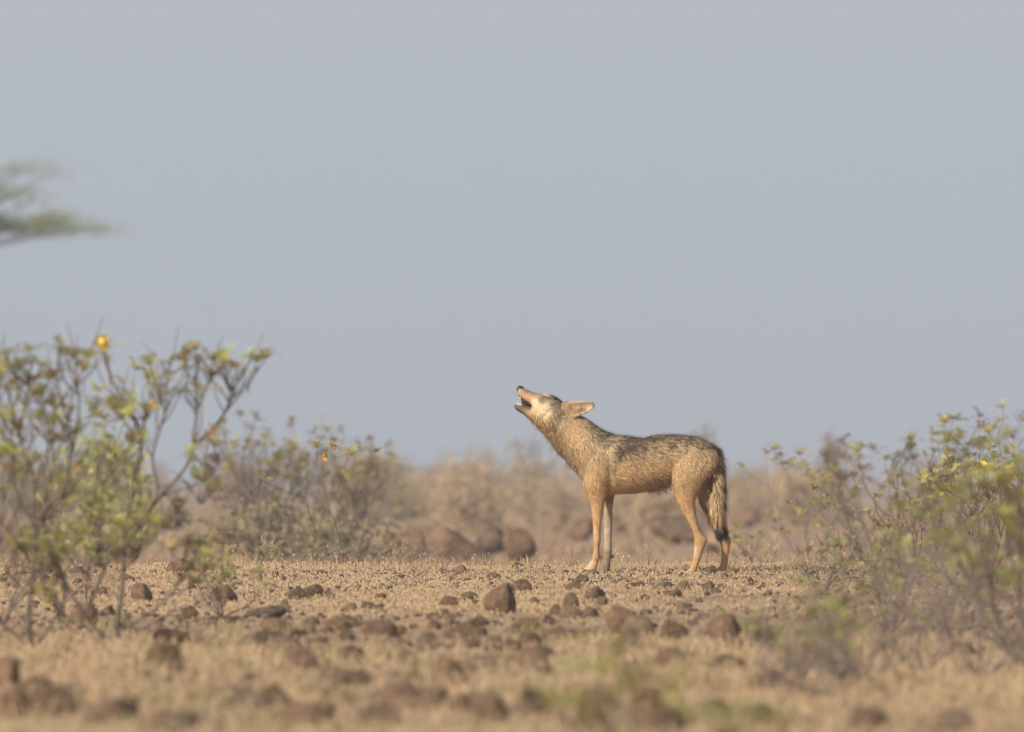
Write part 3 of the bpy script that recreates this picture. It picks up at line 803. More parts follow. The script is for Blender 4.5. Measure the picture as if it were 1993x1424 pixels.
shrub('twiggy shrub with bare upright shoots behind the thicket', 1930, 80, 1.22, 39, nmain=7, spread=.5, kinds=('green', 'dull'), cscale=1.4, rad=.011, nch=(2, 3))
shrub('brown bare shrub between the slim shrub and the tall shrub', 1690, 96, 1.08, 40, nmain=8, spread=.6, kinds=('dull', 'dry'), cscale=1.6, rad=.012, nch=(2, 3), skip=.2)
shrub('small green tufted shrub close behind the wolf hind leg', 1470, 78, .42, 41, nmain=5, spread=.8, kinds=('bright', 'green'), cscale=1.0, rad=.006, maxl=1)
# foreground weeds, far out of focus
shrub('pale green weed in the blurred foreground before the boulder group', 1235, 25.0, .30, 51, nmain=13, spread=.75, kinds=('bright', 'dull', 'green'), cscale=.65, rad=.003, maxl=1, name='green_weed', cat='weed')
shrub('low green weed in the blurred foreground by the bottom boulder', 1440, 26.0, .17, 52, nmain=8, spread=.8, kinds=('bright',), cscale=.55, rad=.003, maxl=1, name='green_weed', cat='weed')
shrub('bright green sprig in front of the big rounded reddish boulder', 1412, 41.0, .12, 53, nmain=3, spread=.4, kinds=('bright',), cscale=.5, rad=.002, maxl=0, name='green_weed', cat='weed')
shrub('thin green sprig in front of the upright dark stone', 672, 44.0, .075, 54, nmain=2, spread=.4, kinds=('bright',), cscale=.35, rad=.0015, maxl=0, name='green_weed', cat='weed')
shrub('little green sprig growing on the crest beside a stone', 795, 61.5, .05, 55, nmain=3, spread=.6, kinds=('green',), cscale=.3, rad=.0015, maxl=0, name='green_weed', cat='weed')

# dry weeds
def dry_weed(label, px, d, height, seed, n=5, spread=.5, heads=True, name='dry_weed', rad=.0022, hc=(.40, .31, .20)):
    r = random.Random(seed); x = wx(px, d); root = empty(name, (x, d - DW, float(T(x, d)))); tag(root, label, 'dry weed')
    HV, HQ = [], []
    for i in range(n):
        a = r.uniform(0, 6.28); s = r.uniform(.1, spread); h = height * r.uniform(.55, 1)
        P = [np.zeros(3), np.array([math.cos(a) * s * h * .3, math.sin(a) * s * h * .3, h * .5]), np.array([math.cos(a) * s * h, math.sin(a) * s * h, h])]
        P[1] += np.array([r.gauss(0, .01), r.gauss(0, .01), 0])
        S = smooth_poly(P, 4)
        st = link('stalk', tube_mesh('stalk', S, rad, rad * .5, 5), M_DEAD, root)
        if heads:
            V, Q, C = [], [], []
            for k in range(6):
                q = S[-1] * (1 - .04 * k) + np.array([r.gauss(0, .004), r.gauss(0, .004), 0])
                s2 = r.uniform(.003, .005); i0 = len(V)
                V += [q + np.array(v) * s2 for v in ((-1, 0, 0), (0, -1, -.8), (1, 0, 0), (0, .6, 1.1))]; Q.append([i0, i0 + 1, i0 + 2, i0 + 3]); C += [np.array(hc) * r.uniform(.8, 1.1)] * 4
            me = np_mesh('seed_head', np.array(V), np.array(Q), False); set_col(me, np.array(C))
            link('seed_head', me, M_GRASS, st)
    return root
dry_weed('dry stalk with white seed heads beside the wolf forefeet', 1212, 60.6, .12, 61, n=2, hc=(.58, .52, .42))
dry_weed('fine dry stalks between the wolf fore and hind legs', 1262, 64, .16, 62, n=7, spread=.7, rad=.0014)
dry_weed('pale dry weeds with thick heads on the crest near the dead brush', 775, 64.5, .16, 63, n=8, spread=.6, rad=.003)
dry_weed('dry stalks on the crest in front of the big rounded boulder', 940, 63.5, .10, 64, n=6, spread=.9, heads=False)
dry_weed('thin dry stalks behind the low leafy shoots', 440, 62, .14, 65, n=9, spread=.7, rad=.0015)
dry_weed('pale upright dry stalks on the crest left of the dead brush', 520, 63, .18, 66, n=7, spread=.5, rad=.0018)
dry_weed('dry stalks at the foot of the thicket behind the wolf', 1480, 62, .12, 67, n=9, spread=.9, rad=.0014)
# bent dry stalk and a fallen twig
def dead_twig(label, pts, d, seed, th=.0028, name='dead_twig'):
    r = random.Random(seed); k = d / F; x0 = wx(pts[0][0], d); z0 = float(T(x0, d))
    root = empty(name, (x0, d - DW, z0)); tag(root, label, 'twig')
    P = [np.array([(q[0] - pts[0][0]) * k, .02 * i, (pts[0][1] - q[1]) * k]) for i, q in enumerate(pts)]
    S = smooth_poly(P, 4); link('stalk', tube_mesh('stalk', S, th, th * .5, 6), M_DEAD, root)
    for i in range(9):
        q = S[int(r.uniform(.3, .98) * (len(S) - 1))]; t = q + np.array([r.uniform(-.06, .07), r.uniform(-.04, .04), r.uniform(-.02, .06)])
        link('twig', tube_mesh('twig', smooth_poly([q, (q + t) / 2 + np.array([0, 0, .008]), t], 3), th * .5, th * .25, 4), M_DEAD, root)
    return root
dead_twig('bent dry stalk with side twigs behind the flowering shrubs', [(152, 1108), (152, 1090), (140, 1065), (118, 1050), (104, 1035), (96, 1015)], 61.5, 3)
dead_twig('fallen dry twig lying on the grass in front of the wolf', [(1170, 1146), (1190, 1137), (1215, 1132), (1240, 1130)], 55.5, 4, th=.0020)
# dead brush beyond the crest
def brush(label, px, d, w, h, seed, n=60, lean=1.2):
    r = random.Random(seed); x = wx(px, d); root = empty('dead_brush', (x, d - DW, float(T(x, d)))); tag(root, label, 'brush')
    for i in range(n):
        a = r.uniform(-w / 2, w / 2); b = r.uniform(-.25, .25); L = h * r.uniform(.6, 1.5)
        dx = lean * L * r.uniform(.3, 1.0); P = [np.array([a, b, .0]), np.array([a + dx * .5, b + r.gauss(0, .05), L * .32]), np.array([a + dx, b + r.gauss(0, .1), L * .55])]
        link('twig', tube_mesh('twig', smooth_poly(P, 3), .006, .002, 5), M_DEAD if i % 2 else M_BARK, root)
brush('heap of slanting dead twigs beyond the crest', 640, 78, 1.0, .42, 71, n=110)

# far scrub: soft brown and green bushes, each one thing
def far_bush(label, px, d, w, h, cols, seed, n=1500, leaf=.05, name='scrub_bush', group=None, stems=9, cat='bush', base=.0, flat=.55):
    r = np.random.default_rng(seed); rd = random.Random(seed)
    x = wx(px, d); z = float(T(x, d)); root = empty(name, (x, d - DW, z)); tag(root, label, cat, group)
    L = []; tips = []
    for i in range(stems):
        a = rd.uniform(0, 6.28); s = rd.uniform(.1, 1)
        e = np.array([math.cos(a) * s * w / 2, math.sin(a) * s * w / 2 * .7, h * rd.uniform(.65, 1.0) * (1.05 - .4 * s * s)])
        P = smooth_poly([np.zeros(3), e * np.array([.35, .35, .45]), e], 3)
        L.append((P, .018, .006, 5)); 
        for j in range(5):
            q = P[rd.randint(2, len(P) - 1)]; t = q + np.array([rd.gauss(0, w * .13), rd.gauss(0, w * .1), abs(rd.gauss(0, h * .14))]); t[2] = min(t[2], h)
            L.append((np.array([q, (q + t) / 2 + np.array([0, 0, .02]), t]), .007, .003, 4)); tips.append(t)
        tips.append(e)
    sm = link('stems', tubes_mesh('stems', L), M_BARK, root); sm['kind'] = 'stuff'
    tips = np.array(tips); c = tips[r.integers(0, len(tips), n)] + r.normal(0, 1, (n, 3)) * np.array([w * .07, w * .07, h * .07])
    low = r.random(n) < .35; c[low, 2] *= r.uniform(.2, .9, low.sum())
    c[:, 2] = np.maximum(c[:, 2], .03)
    u = r.normal(size=(n, 3)); u /= np.linalg.norm(u, axis=1)[:, None]; v = np.cross(u, r.normal(size=(n, 3))); v /= np.linalg.norm(v, axis=1)[:, None]
    s = leaf * r.uniform(.6, 1.3, (n, 1))
    V = np.stack([c - u * s, c + v * s * .4, c + u * s, c - v * s * .4], 1).reshape(-1, 3)
    i0 = np.arange(n) * 4; Q = np.stack([i0, i0 + 1, i0 + 2, i0 + 3], 1)
    t = r.random((n, 1)); C = np.array(cols[0]) * (1 - t) + np.array(cols[1]) * t
    me = np_mesh('foliage', V, Q, False); set_col(me, np.repeat(C, 4, 0)); fo = link('foliage', me, M_FOL, root); fo['kind'] = 'stuff'
    return root
TANB = ((.36, .245, .14), (.55, .39, .235)); BRN = ((.24, .15, .095), (.36, .235, .15)); OLV = ((.22, .195, .10), (.38, .31, .18)); GRN = ((.30, .31, .10), (.48, .47, .18))
rb = random.Random(9)
far_bush('brown tangle of scrub round the foot of the grey brown rounded shrub', 545, 98, 1.5, .58, OLV, 61, 1500, .03, stems=16)
far_bush('tan tangle of scrub between the grey brown shrubs and the dead twigs', 680, 95, 1.3, .46, OLV, 62, 1300, .03, stems=14)
far_bush('brown thorny bush standing out above the wolf rump', 1372, 210, .85, 1.55, BRN, 1, 900)
far_bush('tan bush behind the wolf tail', 1440, 260, 1.7, 1.05, TANB, 2, 1200)
far_bush('green blurred bush between the two flowering shrubs', 200, 118, .85, 1.28, GRN, 3, 700, .06)
far_bush('green blurred bush behind the big yellow bloom shrub', 268, 125, .55, 1.15, GRN, 4, 350, .06)
far_bush('tan bush with a green top ahead of the wolf throat', 1030, 240, 1.2, 1.5, OLV, 5, 500, .06)
far_bush('tan bush with a pale shoot far ahead of the wolf', 950, 250, 1.6, 1.35, TANB, 6, 1100)
far_bush('tan rounded bush far beyond the big boulder', 870, 260, 2.0, 1.4, TANB, 7, 1300)
far_bush('dull olive bush at the end of the dead brush', 765, 220, 1.5, 1.05, OLV, 8, 900)
LAB = {id(TANB): 'low tan scrub bush in the hazy distance', id(OLV): 'low olive scrub bush in the hazy distance', id(BRN): 'low dark brown scrub bush in the hazy distance'}
for i in range(34):
    d = rb.uniform(260, 520); px = rb.uniform(-150, 2150)
    cc = rb.choice([TANB, TANB, TANB, OLV, BRN]); far_bush(LAB[id(cc)], px, d, rb.uniform(1.2, 2.8), rb.uniform(.8, 1.9), cc, 100 + i, int(rb.uniform(500, 900)), .07, group='scrub bushes in the distance', stems=7)
for i in range(30):
    d = rb.uniform(520, 900); px = rb.uniform(-150, 2150)
    cc = rb.choice([TANB, TANB, TANB, OLV, BRN]); far_bush(LAB[id(cc)], px, d, rb.uniform(2, 5), rb.uniform(1.0, 2.6), cc, 200 + i, 500, .14, group='scrub bushes in the distance', stems=6)

PALES = ((.44, .32, .19), (.62, .47, .30))
for i in range(26):
    d = rb.uniform(170, 300); px = rb.uniform(660, 1600) if i % 3 else rb.uniform(-100, 2100)
    far_bush('pale straw coloured scrub bush on the plain behind the wolf', px, d, rb.uniform(1.0, 2.2), rb.uniform(.5, 1.05) + (d - 170) / 260, PALES, 300 + i, 2000, .035, group='pale straw scrub bushes behind the wolf', stems=10)
for i in range(26):
    d = rb.uniform(200, 480); px = rb.choice([rb.uniform(-1500, -150), rb.uniform(2150, 3500)])
    far_bush('pale straw coloured scrub bush on the plain behind the wolf', px, d, rb.uniform(1.0, 2.4), rb.uniform(.7, 1.5), PALES, 400 + i, 500, .07, group='pale straw scrub bushes behind the wolf', stems=8)
# acacia at the left edge, only its branch ends reach into view
def acacia():
    d = 350.0; x0 = wx(-240, d); z0 = float(T(x0, d)); root = empty('acacia_tree', (x0, d - DW, z0))
    tag(root, 'spreading acacia tree whose flat leafy branch ends hang against the sky', 'tree')
    k = d / F; r = np.random.default_rng(4); rd = random.Random(4)
    tr = smooth_poly(np.array([[0, 0, 0], [.1, 0, 1.2], [-.1, .05, 2.4], [.1, 0, 3.6]]) * 2.0, 4)
    link('trunk', tube_mesh('trunk', tr, .30, .2, 10), M_BARK, root)
    tips = []
    ends = [((60, 440), 1.0), ((-10, 436), 1.0), ((105, 425), .55), ((190, 444), .22), ((135, 446), .3), ((55, 322), .13), ((105, 336), .07), ((20, 330), .13), ((40, 374), .13), ((70, 390), .07), ((0, 372), .25), ((-120, 340), 1), ((-220, 300), 1), ((-330, 320), 1), ((-420, 380), 1), ((-460, 440), 1), ((-150, 430), 1), ((-300, 420), 1), ((-60, 380), .8), ((-380, 340), 1)]
    ends += [((rd.uniform(-520, -50), 0), 1.1) for _ in range(34)]
    ends = [((q[0], q[1] or 455 - 150 * max(0, 1 - ((q[0] + 245) / 330) ** 2) * rd.uniform(.35, 1)), dn) for q, dn in ends]
    for (q, dens) in ends:
        yy = rd.uniform(-.3, .3) if q[0] > -60 else rd.uniform(-3.2, 3.2)
        e = np.array([wx(q[0], d) - x0, yy, (HY - q[1]) * k + EYE - z0])
        s = tr[-1] * .9
        P = smooth_poly([s, s * .55 + e * .45 + np.array([0, 0, .25]), e * .85 + s * .15 + np.array([0, 0, .12]), e], 4)
        link('branch', tube_mesh('branch', P, .05, .012, 6), M_BARK, root); tips.append((e, dens))
    cs, ds = [], []
    for e, dens in tips:
        n = int(1100 * dens)
        cs.append(e + r.normal(0, 1, (n, 3)) * np.array([.42, .5, .13]))
    c = np.concatenate(cs); n = len(c)
    u = r.normal(size=(n, 3)); u /= np.linalg.norm(u, axis=1)[:, None]; v = np.cross(u, r.normal(size=(n, 3))); v /= np.linalg.norm(v, axis=1)[:, None]
    s = .06 * r.uniform(.6, 1.3, (n, 1)); V = np.stack([c - u * s, c + v * s * .35, c + u * s, c - v * s * .35], 1).reshape(-1, 3)
    i0 = np.arange(n) * 4; t = r.random((n, 1)); C = np.array([.15, .18, .055]) * (1 - t) + np.array([.33, .34, .11]) * t
    me = np_mesh('crown', V, np.stack([i0, i0 + 1, i0 + 2, i0 + 3], 1), False); set_col(me, np.repeat(C, 4, 0))
    o = link('crown', me, M_FOL, root); o['kind'] = 'stuff'
acacia()

# ------------------------------------------------------------------ the wolf
WS = 1 / 397.0      # metres per drawing unit of the wolf (profile drawing, nose to the left)
def wp(px, py, y=0.0): return np.array([(px - 1260) * WS, y * WS, (1115.5 - py) * WS])
WV, WQ = [], []
def loft(st, n=28, ey=2.3, cup=None, dst=None, sub=3):
    """st: (ax,ay, bx,by, halfwidth[, ycentre[, skew]]): the section spans a..b in the profile"""
    S = np.array([list(s) + [0.0] * (7 - len(s)) for s in st], float)
    S = smooth_poly(S, sub)
    cu = smooth_poly(np.array(cup, float)[:, None].repeat(2, 1), sub)[:, 0] if cup is not None else np.zeros(len(S))
    th = np.arange(n) / n * 2 * np.pi
    c, s_ = np.cos(th), np.sin(th)
    e = 2.0 / ey
    cc = np.sign(c) * np.abs(c) ** e; ss = np.sign(s_) * np.abs(s_) ** e
    V = []
    for (ax, ay, bx, by, hw, yc, sk), q in zip(S, cu):
        mx, my = (ax + bx) / 2, (ay + by) / 2; dx, dy = (ax - bx) / 2, (ay - by) / 2
        X = mx + dx * cc; Y = my + dy * cc; D = yc + hw * ss * (1 + sk * cc) + q * (1 - cc ** 2)
        V.append(np.stack([(X - 1260) * WS, D * WS, (1115.5 - Y) * WS], 1))
    V = np.concatenate(V); m = len(S)
    i = np.arange(m - 1)[:, None] * n; j = np.arange(n)[None, :]; k = (j + 1) % n
    Q = [tuple(q) for q in np.stack([i + j, i + k, i + n + k, i + n + j], -1).reshape(-1, 4)]
    Q += [tuple(range(n))[::-1], tuple(range((m - 1) * n, m * n))]
    if dst is not None: return V, Q
    off = sum(len(v) for v in WV); WV.append(V); WQ.extend([tuple(int(t) + off for t in q) for q in Q])

# trunk, neck and upper head in one sweep
loft([(1401, 882, 1397, 912, 10), (1393, 871, 1384, 926, 25), (1377, 861.5, 1365, 932, 34), (1355, 852.5, 1345, 933, 38), (1330, 848.5, 1325, 933, 40),
      (1305, 847.5, 1304, 937, 39), (1283, 848.5, 1285, 944, 40), (1266, 850.5, 1268, 949, 41.5), (1250, 854, 1252, 953, 43), (1230, 851.5, 1232, 957, 45), (1210, 848.5, 1207, 959, 46),
      (1194, 846, 1180, 959, 45), (1178, 840.5, 1152, 952, 41), (1164, 832.5, 1131, 929, 36), (1151, 823, 1116, 906, 32), (1139, 814, 1100, 887, 29),
      (1127, 807, 1083, 867, 28), (1114, 800, 1067, 848, 28), (1104, 791, 1054, 834, 29), (1095, 782, 1046, 825, 31), (1085, 773.5, 1038, 817, 31),
      (1073, 768, 1034, 809, 27), (1062, 766.5, 1034, 797, 22), (1052, 766.5, 1034, 790, 17.5), (1044, 765, 1029, 786.5, 14), (1034, 761.5, 1021, 782, 12),
      (1024, 757.5, 1013.5, 776, 11), (1016, 754, 1008.5, 770, 10), (1011, 752.5, 1007, 763.5, 8), (1009, 754, 1007, 760.5, 4.5)], ey=2.2)
# lower jaw
loft([(1050, 792, 1040, 822, 20), (1036, 791, 1028, 813.5, 14.5), (1025, 789, 1018.5, 805.5, 11.5), (1014, 787.2, 1009.5, 801, 10), (1005.5, 786.2, 1004, 796.5, 8.2), (1001, 787, 1001.5, 792, 4.5)])
# cheek, brow and shoulder / haunch masses
for sgn in (-1, 1):
    loft([(1062, 790, 1046, 806, 5, 15 * sgn), (1074, 788, 1050, 816, 9, 20 * sgn), (1084, 788, 1058, 826, 10, 22 * sgn), (1096, 798, 1072, 836, 9, 20 * sgn), (1106, 812, 1086, 846, 5, 17 * sgn)])
for sgn in (-1, 1):
    loft([(1054, 768, 1052, 776, 3, 14 * sgn), (1062, 764.5, 1060, 775, 5, 15 * sgn), (1072, 767.5, 1070, 776, 5, 18 * sgn), (1080, 771, 1078, 778, 3, 19 * sgn)])
    # ear: a cupped blade
    loft([(1094, 783, 1094, 810, 9, 16 * sgn), (1104, 781.5, 1106, 813, 7.5, 19 * sgn), (1115, 780.5, 1119, 812, 5.5, 22 * sgn), (1127, 781, 1129, 807, 4.8, 24 * sgn),
          (1138, 781.5, 1140, 803, 4.5, 25 * sgn), (1147, 782, 1149, 798, 4.2, 25 * sgn), (1153, 783, 1154.5, 792.5, 4, 24 * sgn), (1157, 785, 1157, 791, 3.4, 24 * sgn)],
         cup=[0, -3 * sgn, -8 * sgn, -9 * sgn, -8 * sgn, -6 * sgn, -3 * sgn, 0], ey=2.6)
# near fore leg
loft([(1168, 856, 1190, 862, 8, -26), (1150, 888, 1194, 893, 14, -31), (1139, 923, 1188, 925, 16, -32), (1137, 945, 1181, 946, 14.5, -31), (1143, 961, 1178, 964, 12, -29),
      (1149, 980, 1175, 985, 10, -27), (1152, 1002, 1172, 1006, 8.5, -26), (1154, 1026, 1168.5, 1030, 6.8, -26), (1154.6, 1047, 1169, 1051, 7.8, -26), (1155.5, 1064, 1166, 1067, 6.2, -26),
      (1153.5, 1079, 1167, 1081, 7, -26), (1150, 1090, 1164, 1095, 7, -26), (1144, 1100, 1160, 1108, 8, -26), (1138, 1105.5, 1150, 1116.5, 9, -26), (1131, 1109, 1137, 1117.5, 9, -26), (1127, 1112.5, 1129, 1117, 6, -26)])
# far fore leg
loft([(1168, 870, 1190, 872, 8, 26), (1165, 900, 1202, 900, 14, 30), (1174, 930, 1204, 930, 14, 30), (1177, 955, 1197, 957, 11, 28), (1176, 985, 1192.5, 985, 9, 26), (1175, 1010, 1192, 1010, 8, 25), (1175, 1040, 1191, 1040, 7.6, 25),
      (1175.5, 1065, 1190.5, 1065, 7, 25), (1175, 1080, 1190, 1081, 7.4, 25), (1174, 1092, 1188, 1095, 7.5, 25), (1171, 1103, 1186, 1109, 8, 25), (1168, 1109, 1178, 1117, 8.5, 25), (1165, 1113, 1168, 1117, 6, 25)])
# near hind leg
loft([(1320, 866, 1392, 874, 10, -26), (1309, 903, 1391, 899, 17, -30), (1308, 934, 1374, 925, 18, -31), (1311, 954, 1360, 950, 15, -30), (1316, 974, 1353, 975, 12, -29), (1324, 990, 1353, 991, 10, -28),
      (1336, 1011, 1356, 1009, 8.4, -27), (1346, 1030, 1360.5, 1027, 6.6, -26), (1350, 1043, 1366.5, 1039, 6.2, -26), (1351, 1054, 1375.5, 1049, 6.8, -26), (1350.5, 1065, 1371.5, 1062, 6.4, -26), (1348.5, 1084, 1364, 1085, 6, -26),
      (1345, 1098, 1358, 1101, 6.4, -26), (1341.5, 1106, 1353.5, 1113, 7.4, -26), (1336, 1110, 1346, 1119, 8.4, -26), (1331, 1113, 1336, 1120, 8.4, -26), (1328, 1116, 1330, 1120, 5, -26)])
# far hind leg
loft([(1332, 876, 1398, 886, 10, 26), (1336, 910, 1396, 905, 16, 29), (1352, 940, 1392, 930, 14, 29), (1358, 965, 1390, 955, 12, 28), (1364, 985, 1392, 974, 10, 27),
      (1379, 1006, 1400, 997, 8.6, 26), (1393, 1024, 1409, 1017, 7.2, 26), (1401, 1041, 1415, 1037, 6.2, 26), (1403, 1054, 1422.5, 1050, 6.8, 26), (1404.5, 1070, 1419.5, 1072, 6.2, 26),
      (1404.5, 1085, 1417.5, 1088, 6.2, 26), (1401.5, 1100, 1415.5, 1103, 6.8, 26), (1395, 1108, 1412, 1115, 8, 26), (1389, 1112, 1400, 1119, 8.4, 26), (1386, 1115, 1389, 1119, 5, 26)])
# toes
for (tx, ty, yc) in ((0, 0, -26), (39, 0, 25), (202, 2.6, -26), (260, 2.2, 26)):
    for q in (-6.2, -2.1, 2.1, 6.2):
        f = 1.5 if abs(q) > 4 else 0
        loft([(1140 + tx + f, 1108 + ty, 1141 + tx + f, 1117 + ty, 2.2, yc + q), (1132 + tx + f, 1107.5 + ty, 1132 + tx + f, 1117.5 + ty, 2.6, yc + q * 1.12), (1127 + tx + f, 1110 + ty, 1127 + tx + f, 1117.6 + ty, 2.5, yc + q * 1.15), (1124.5 + tx + f, 1113 + ty, 1125 + tx + f, 1117 + ty, 1.5, yc + q * 1.15)], n=14)
# tail core
loft([(1382, 868, 1398, 874, 12, 0), (1390, 886, 1402, 884, 11, -4), (1391, 910, 1405, 907, 10, -8), (1388, 938, 1407, 935, 10, -10), (1385, 965, 1408.5, 962, 10, -10),
      (1386, 990, 1408, 990, 9, -10), (1389, 1012, 1407.5, 1012, 7.5, -10), (1392, 1030, 1406, 1030, 5.5, -10), (1396, 1044, 1402.5, 1043, 3, -10)])
# dew claw pads
for (cx_, cy_, cyy) in ((1169.5, 1083, -24), (1192.5, 1082, 27)):
    loft([(cx_ - 3, cy_ - 3.5, cx_ - 3, cy_ + 3, 3, cyy), (cx_, cy_ - 3.2, cx_, cy_ + 3.4, 3, cyy), (cx_ + 2.5, cy_ - 1.5, cx_ + 2.5, cy_ + 2, 1.5, cyy)])

tmp_me = bpy.data.meshes.new('tmp'); tmp_me.from_pydata([tuple(v) for v in np.concatenate(WV)], [], WQ); tmp_me.update()
tmp = bpy.data.objects.new('tmp', tmp_me); COL.objects.link(tmp)
m = tmp.modifiers.new('r', 'REMESH'); m.mode = 'VOXEL'; m.voxel_size = 0.0031; m.adaptivity = 0
m = tmp.modifiers.new('s', 'SMOOTH'); m.factor = .5; m.iterations = 4
bpy.context.view_layer.update()
dg = bpy.context.evaluated_depsgraph_get()
body_me = bpy.data.meshes.new_from_object(tmp.evaluated_get(dg), depsgraph=dg); body_me.name = 'wolf_body'
bpy.data.objects.remove(tmp); bpy.data.meshes.remove(tmp_me)
nv = len(body_me.vertices)
BV = np.empty(nv * 3, np.float32); body_me.vertices.foreach_get('co', BV); BV = BV.reshape(-1, 3).astype(float)
BN = np.empty(nv * 3, np.float32); body_me.vertices.foreach_get('normal', BN); BN = BN.reshape(-1, 3).astype(float)
body_me.polygons.foreach_set('use_smooth', np.ones(len(body_me.polygons), bool))

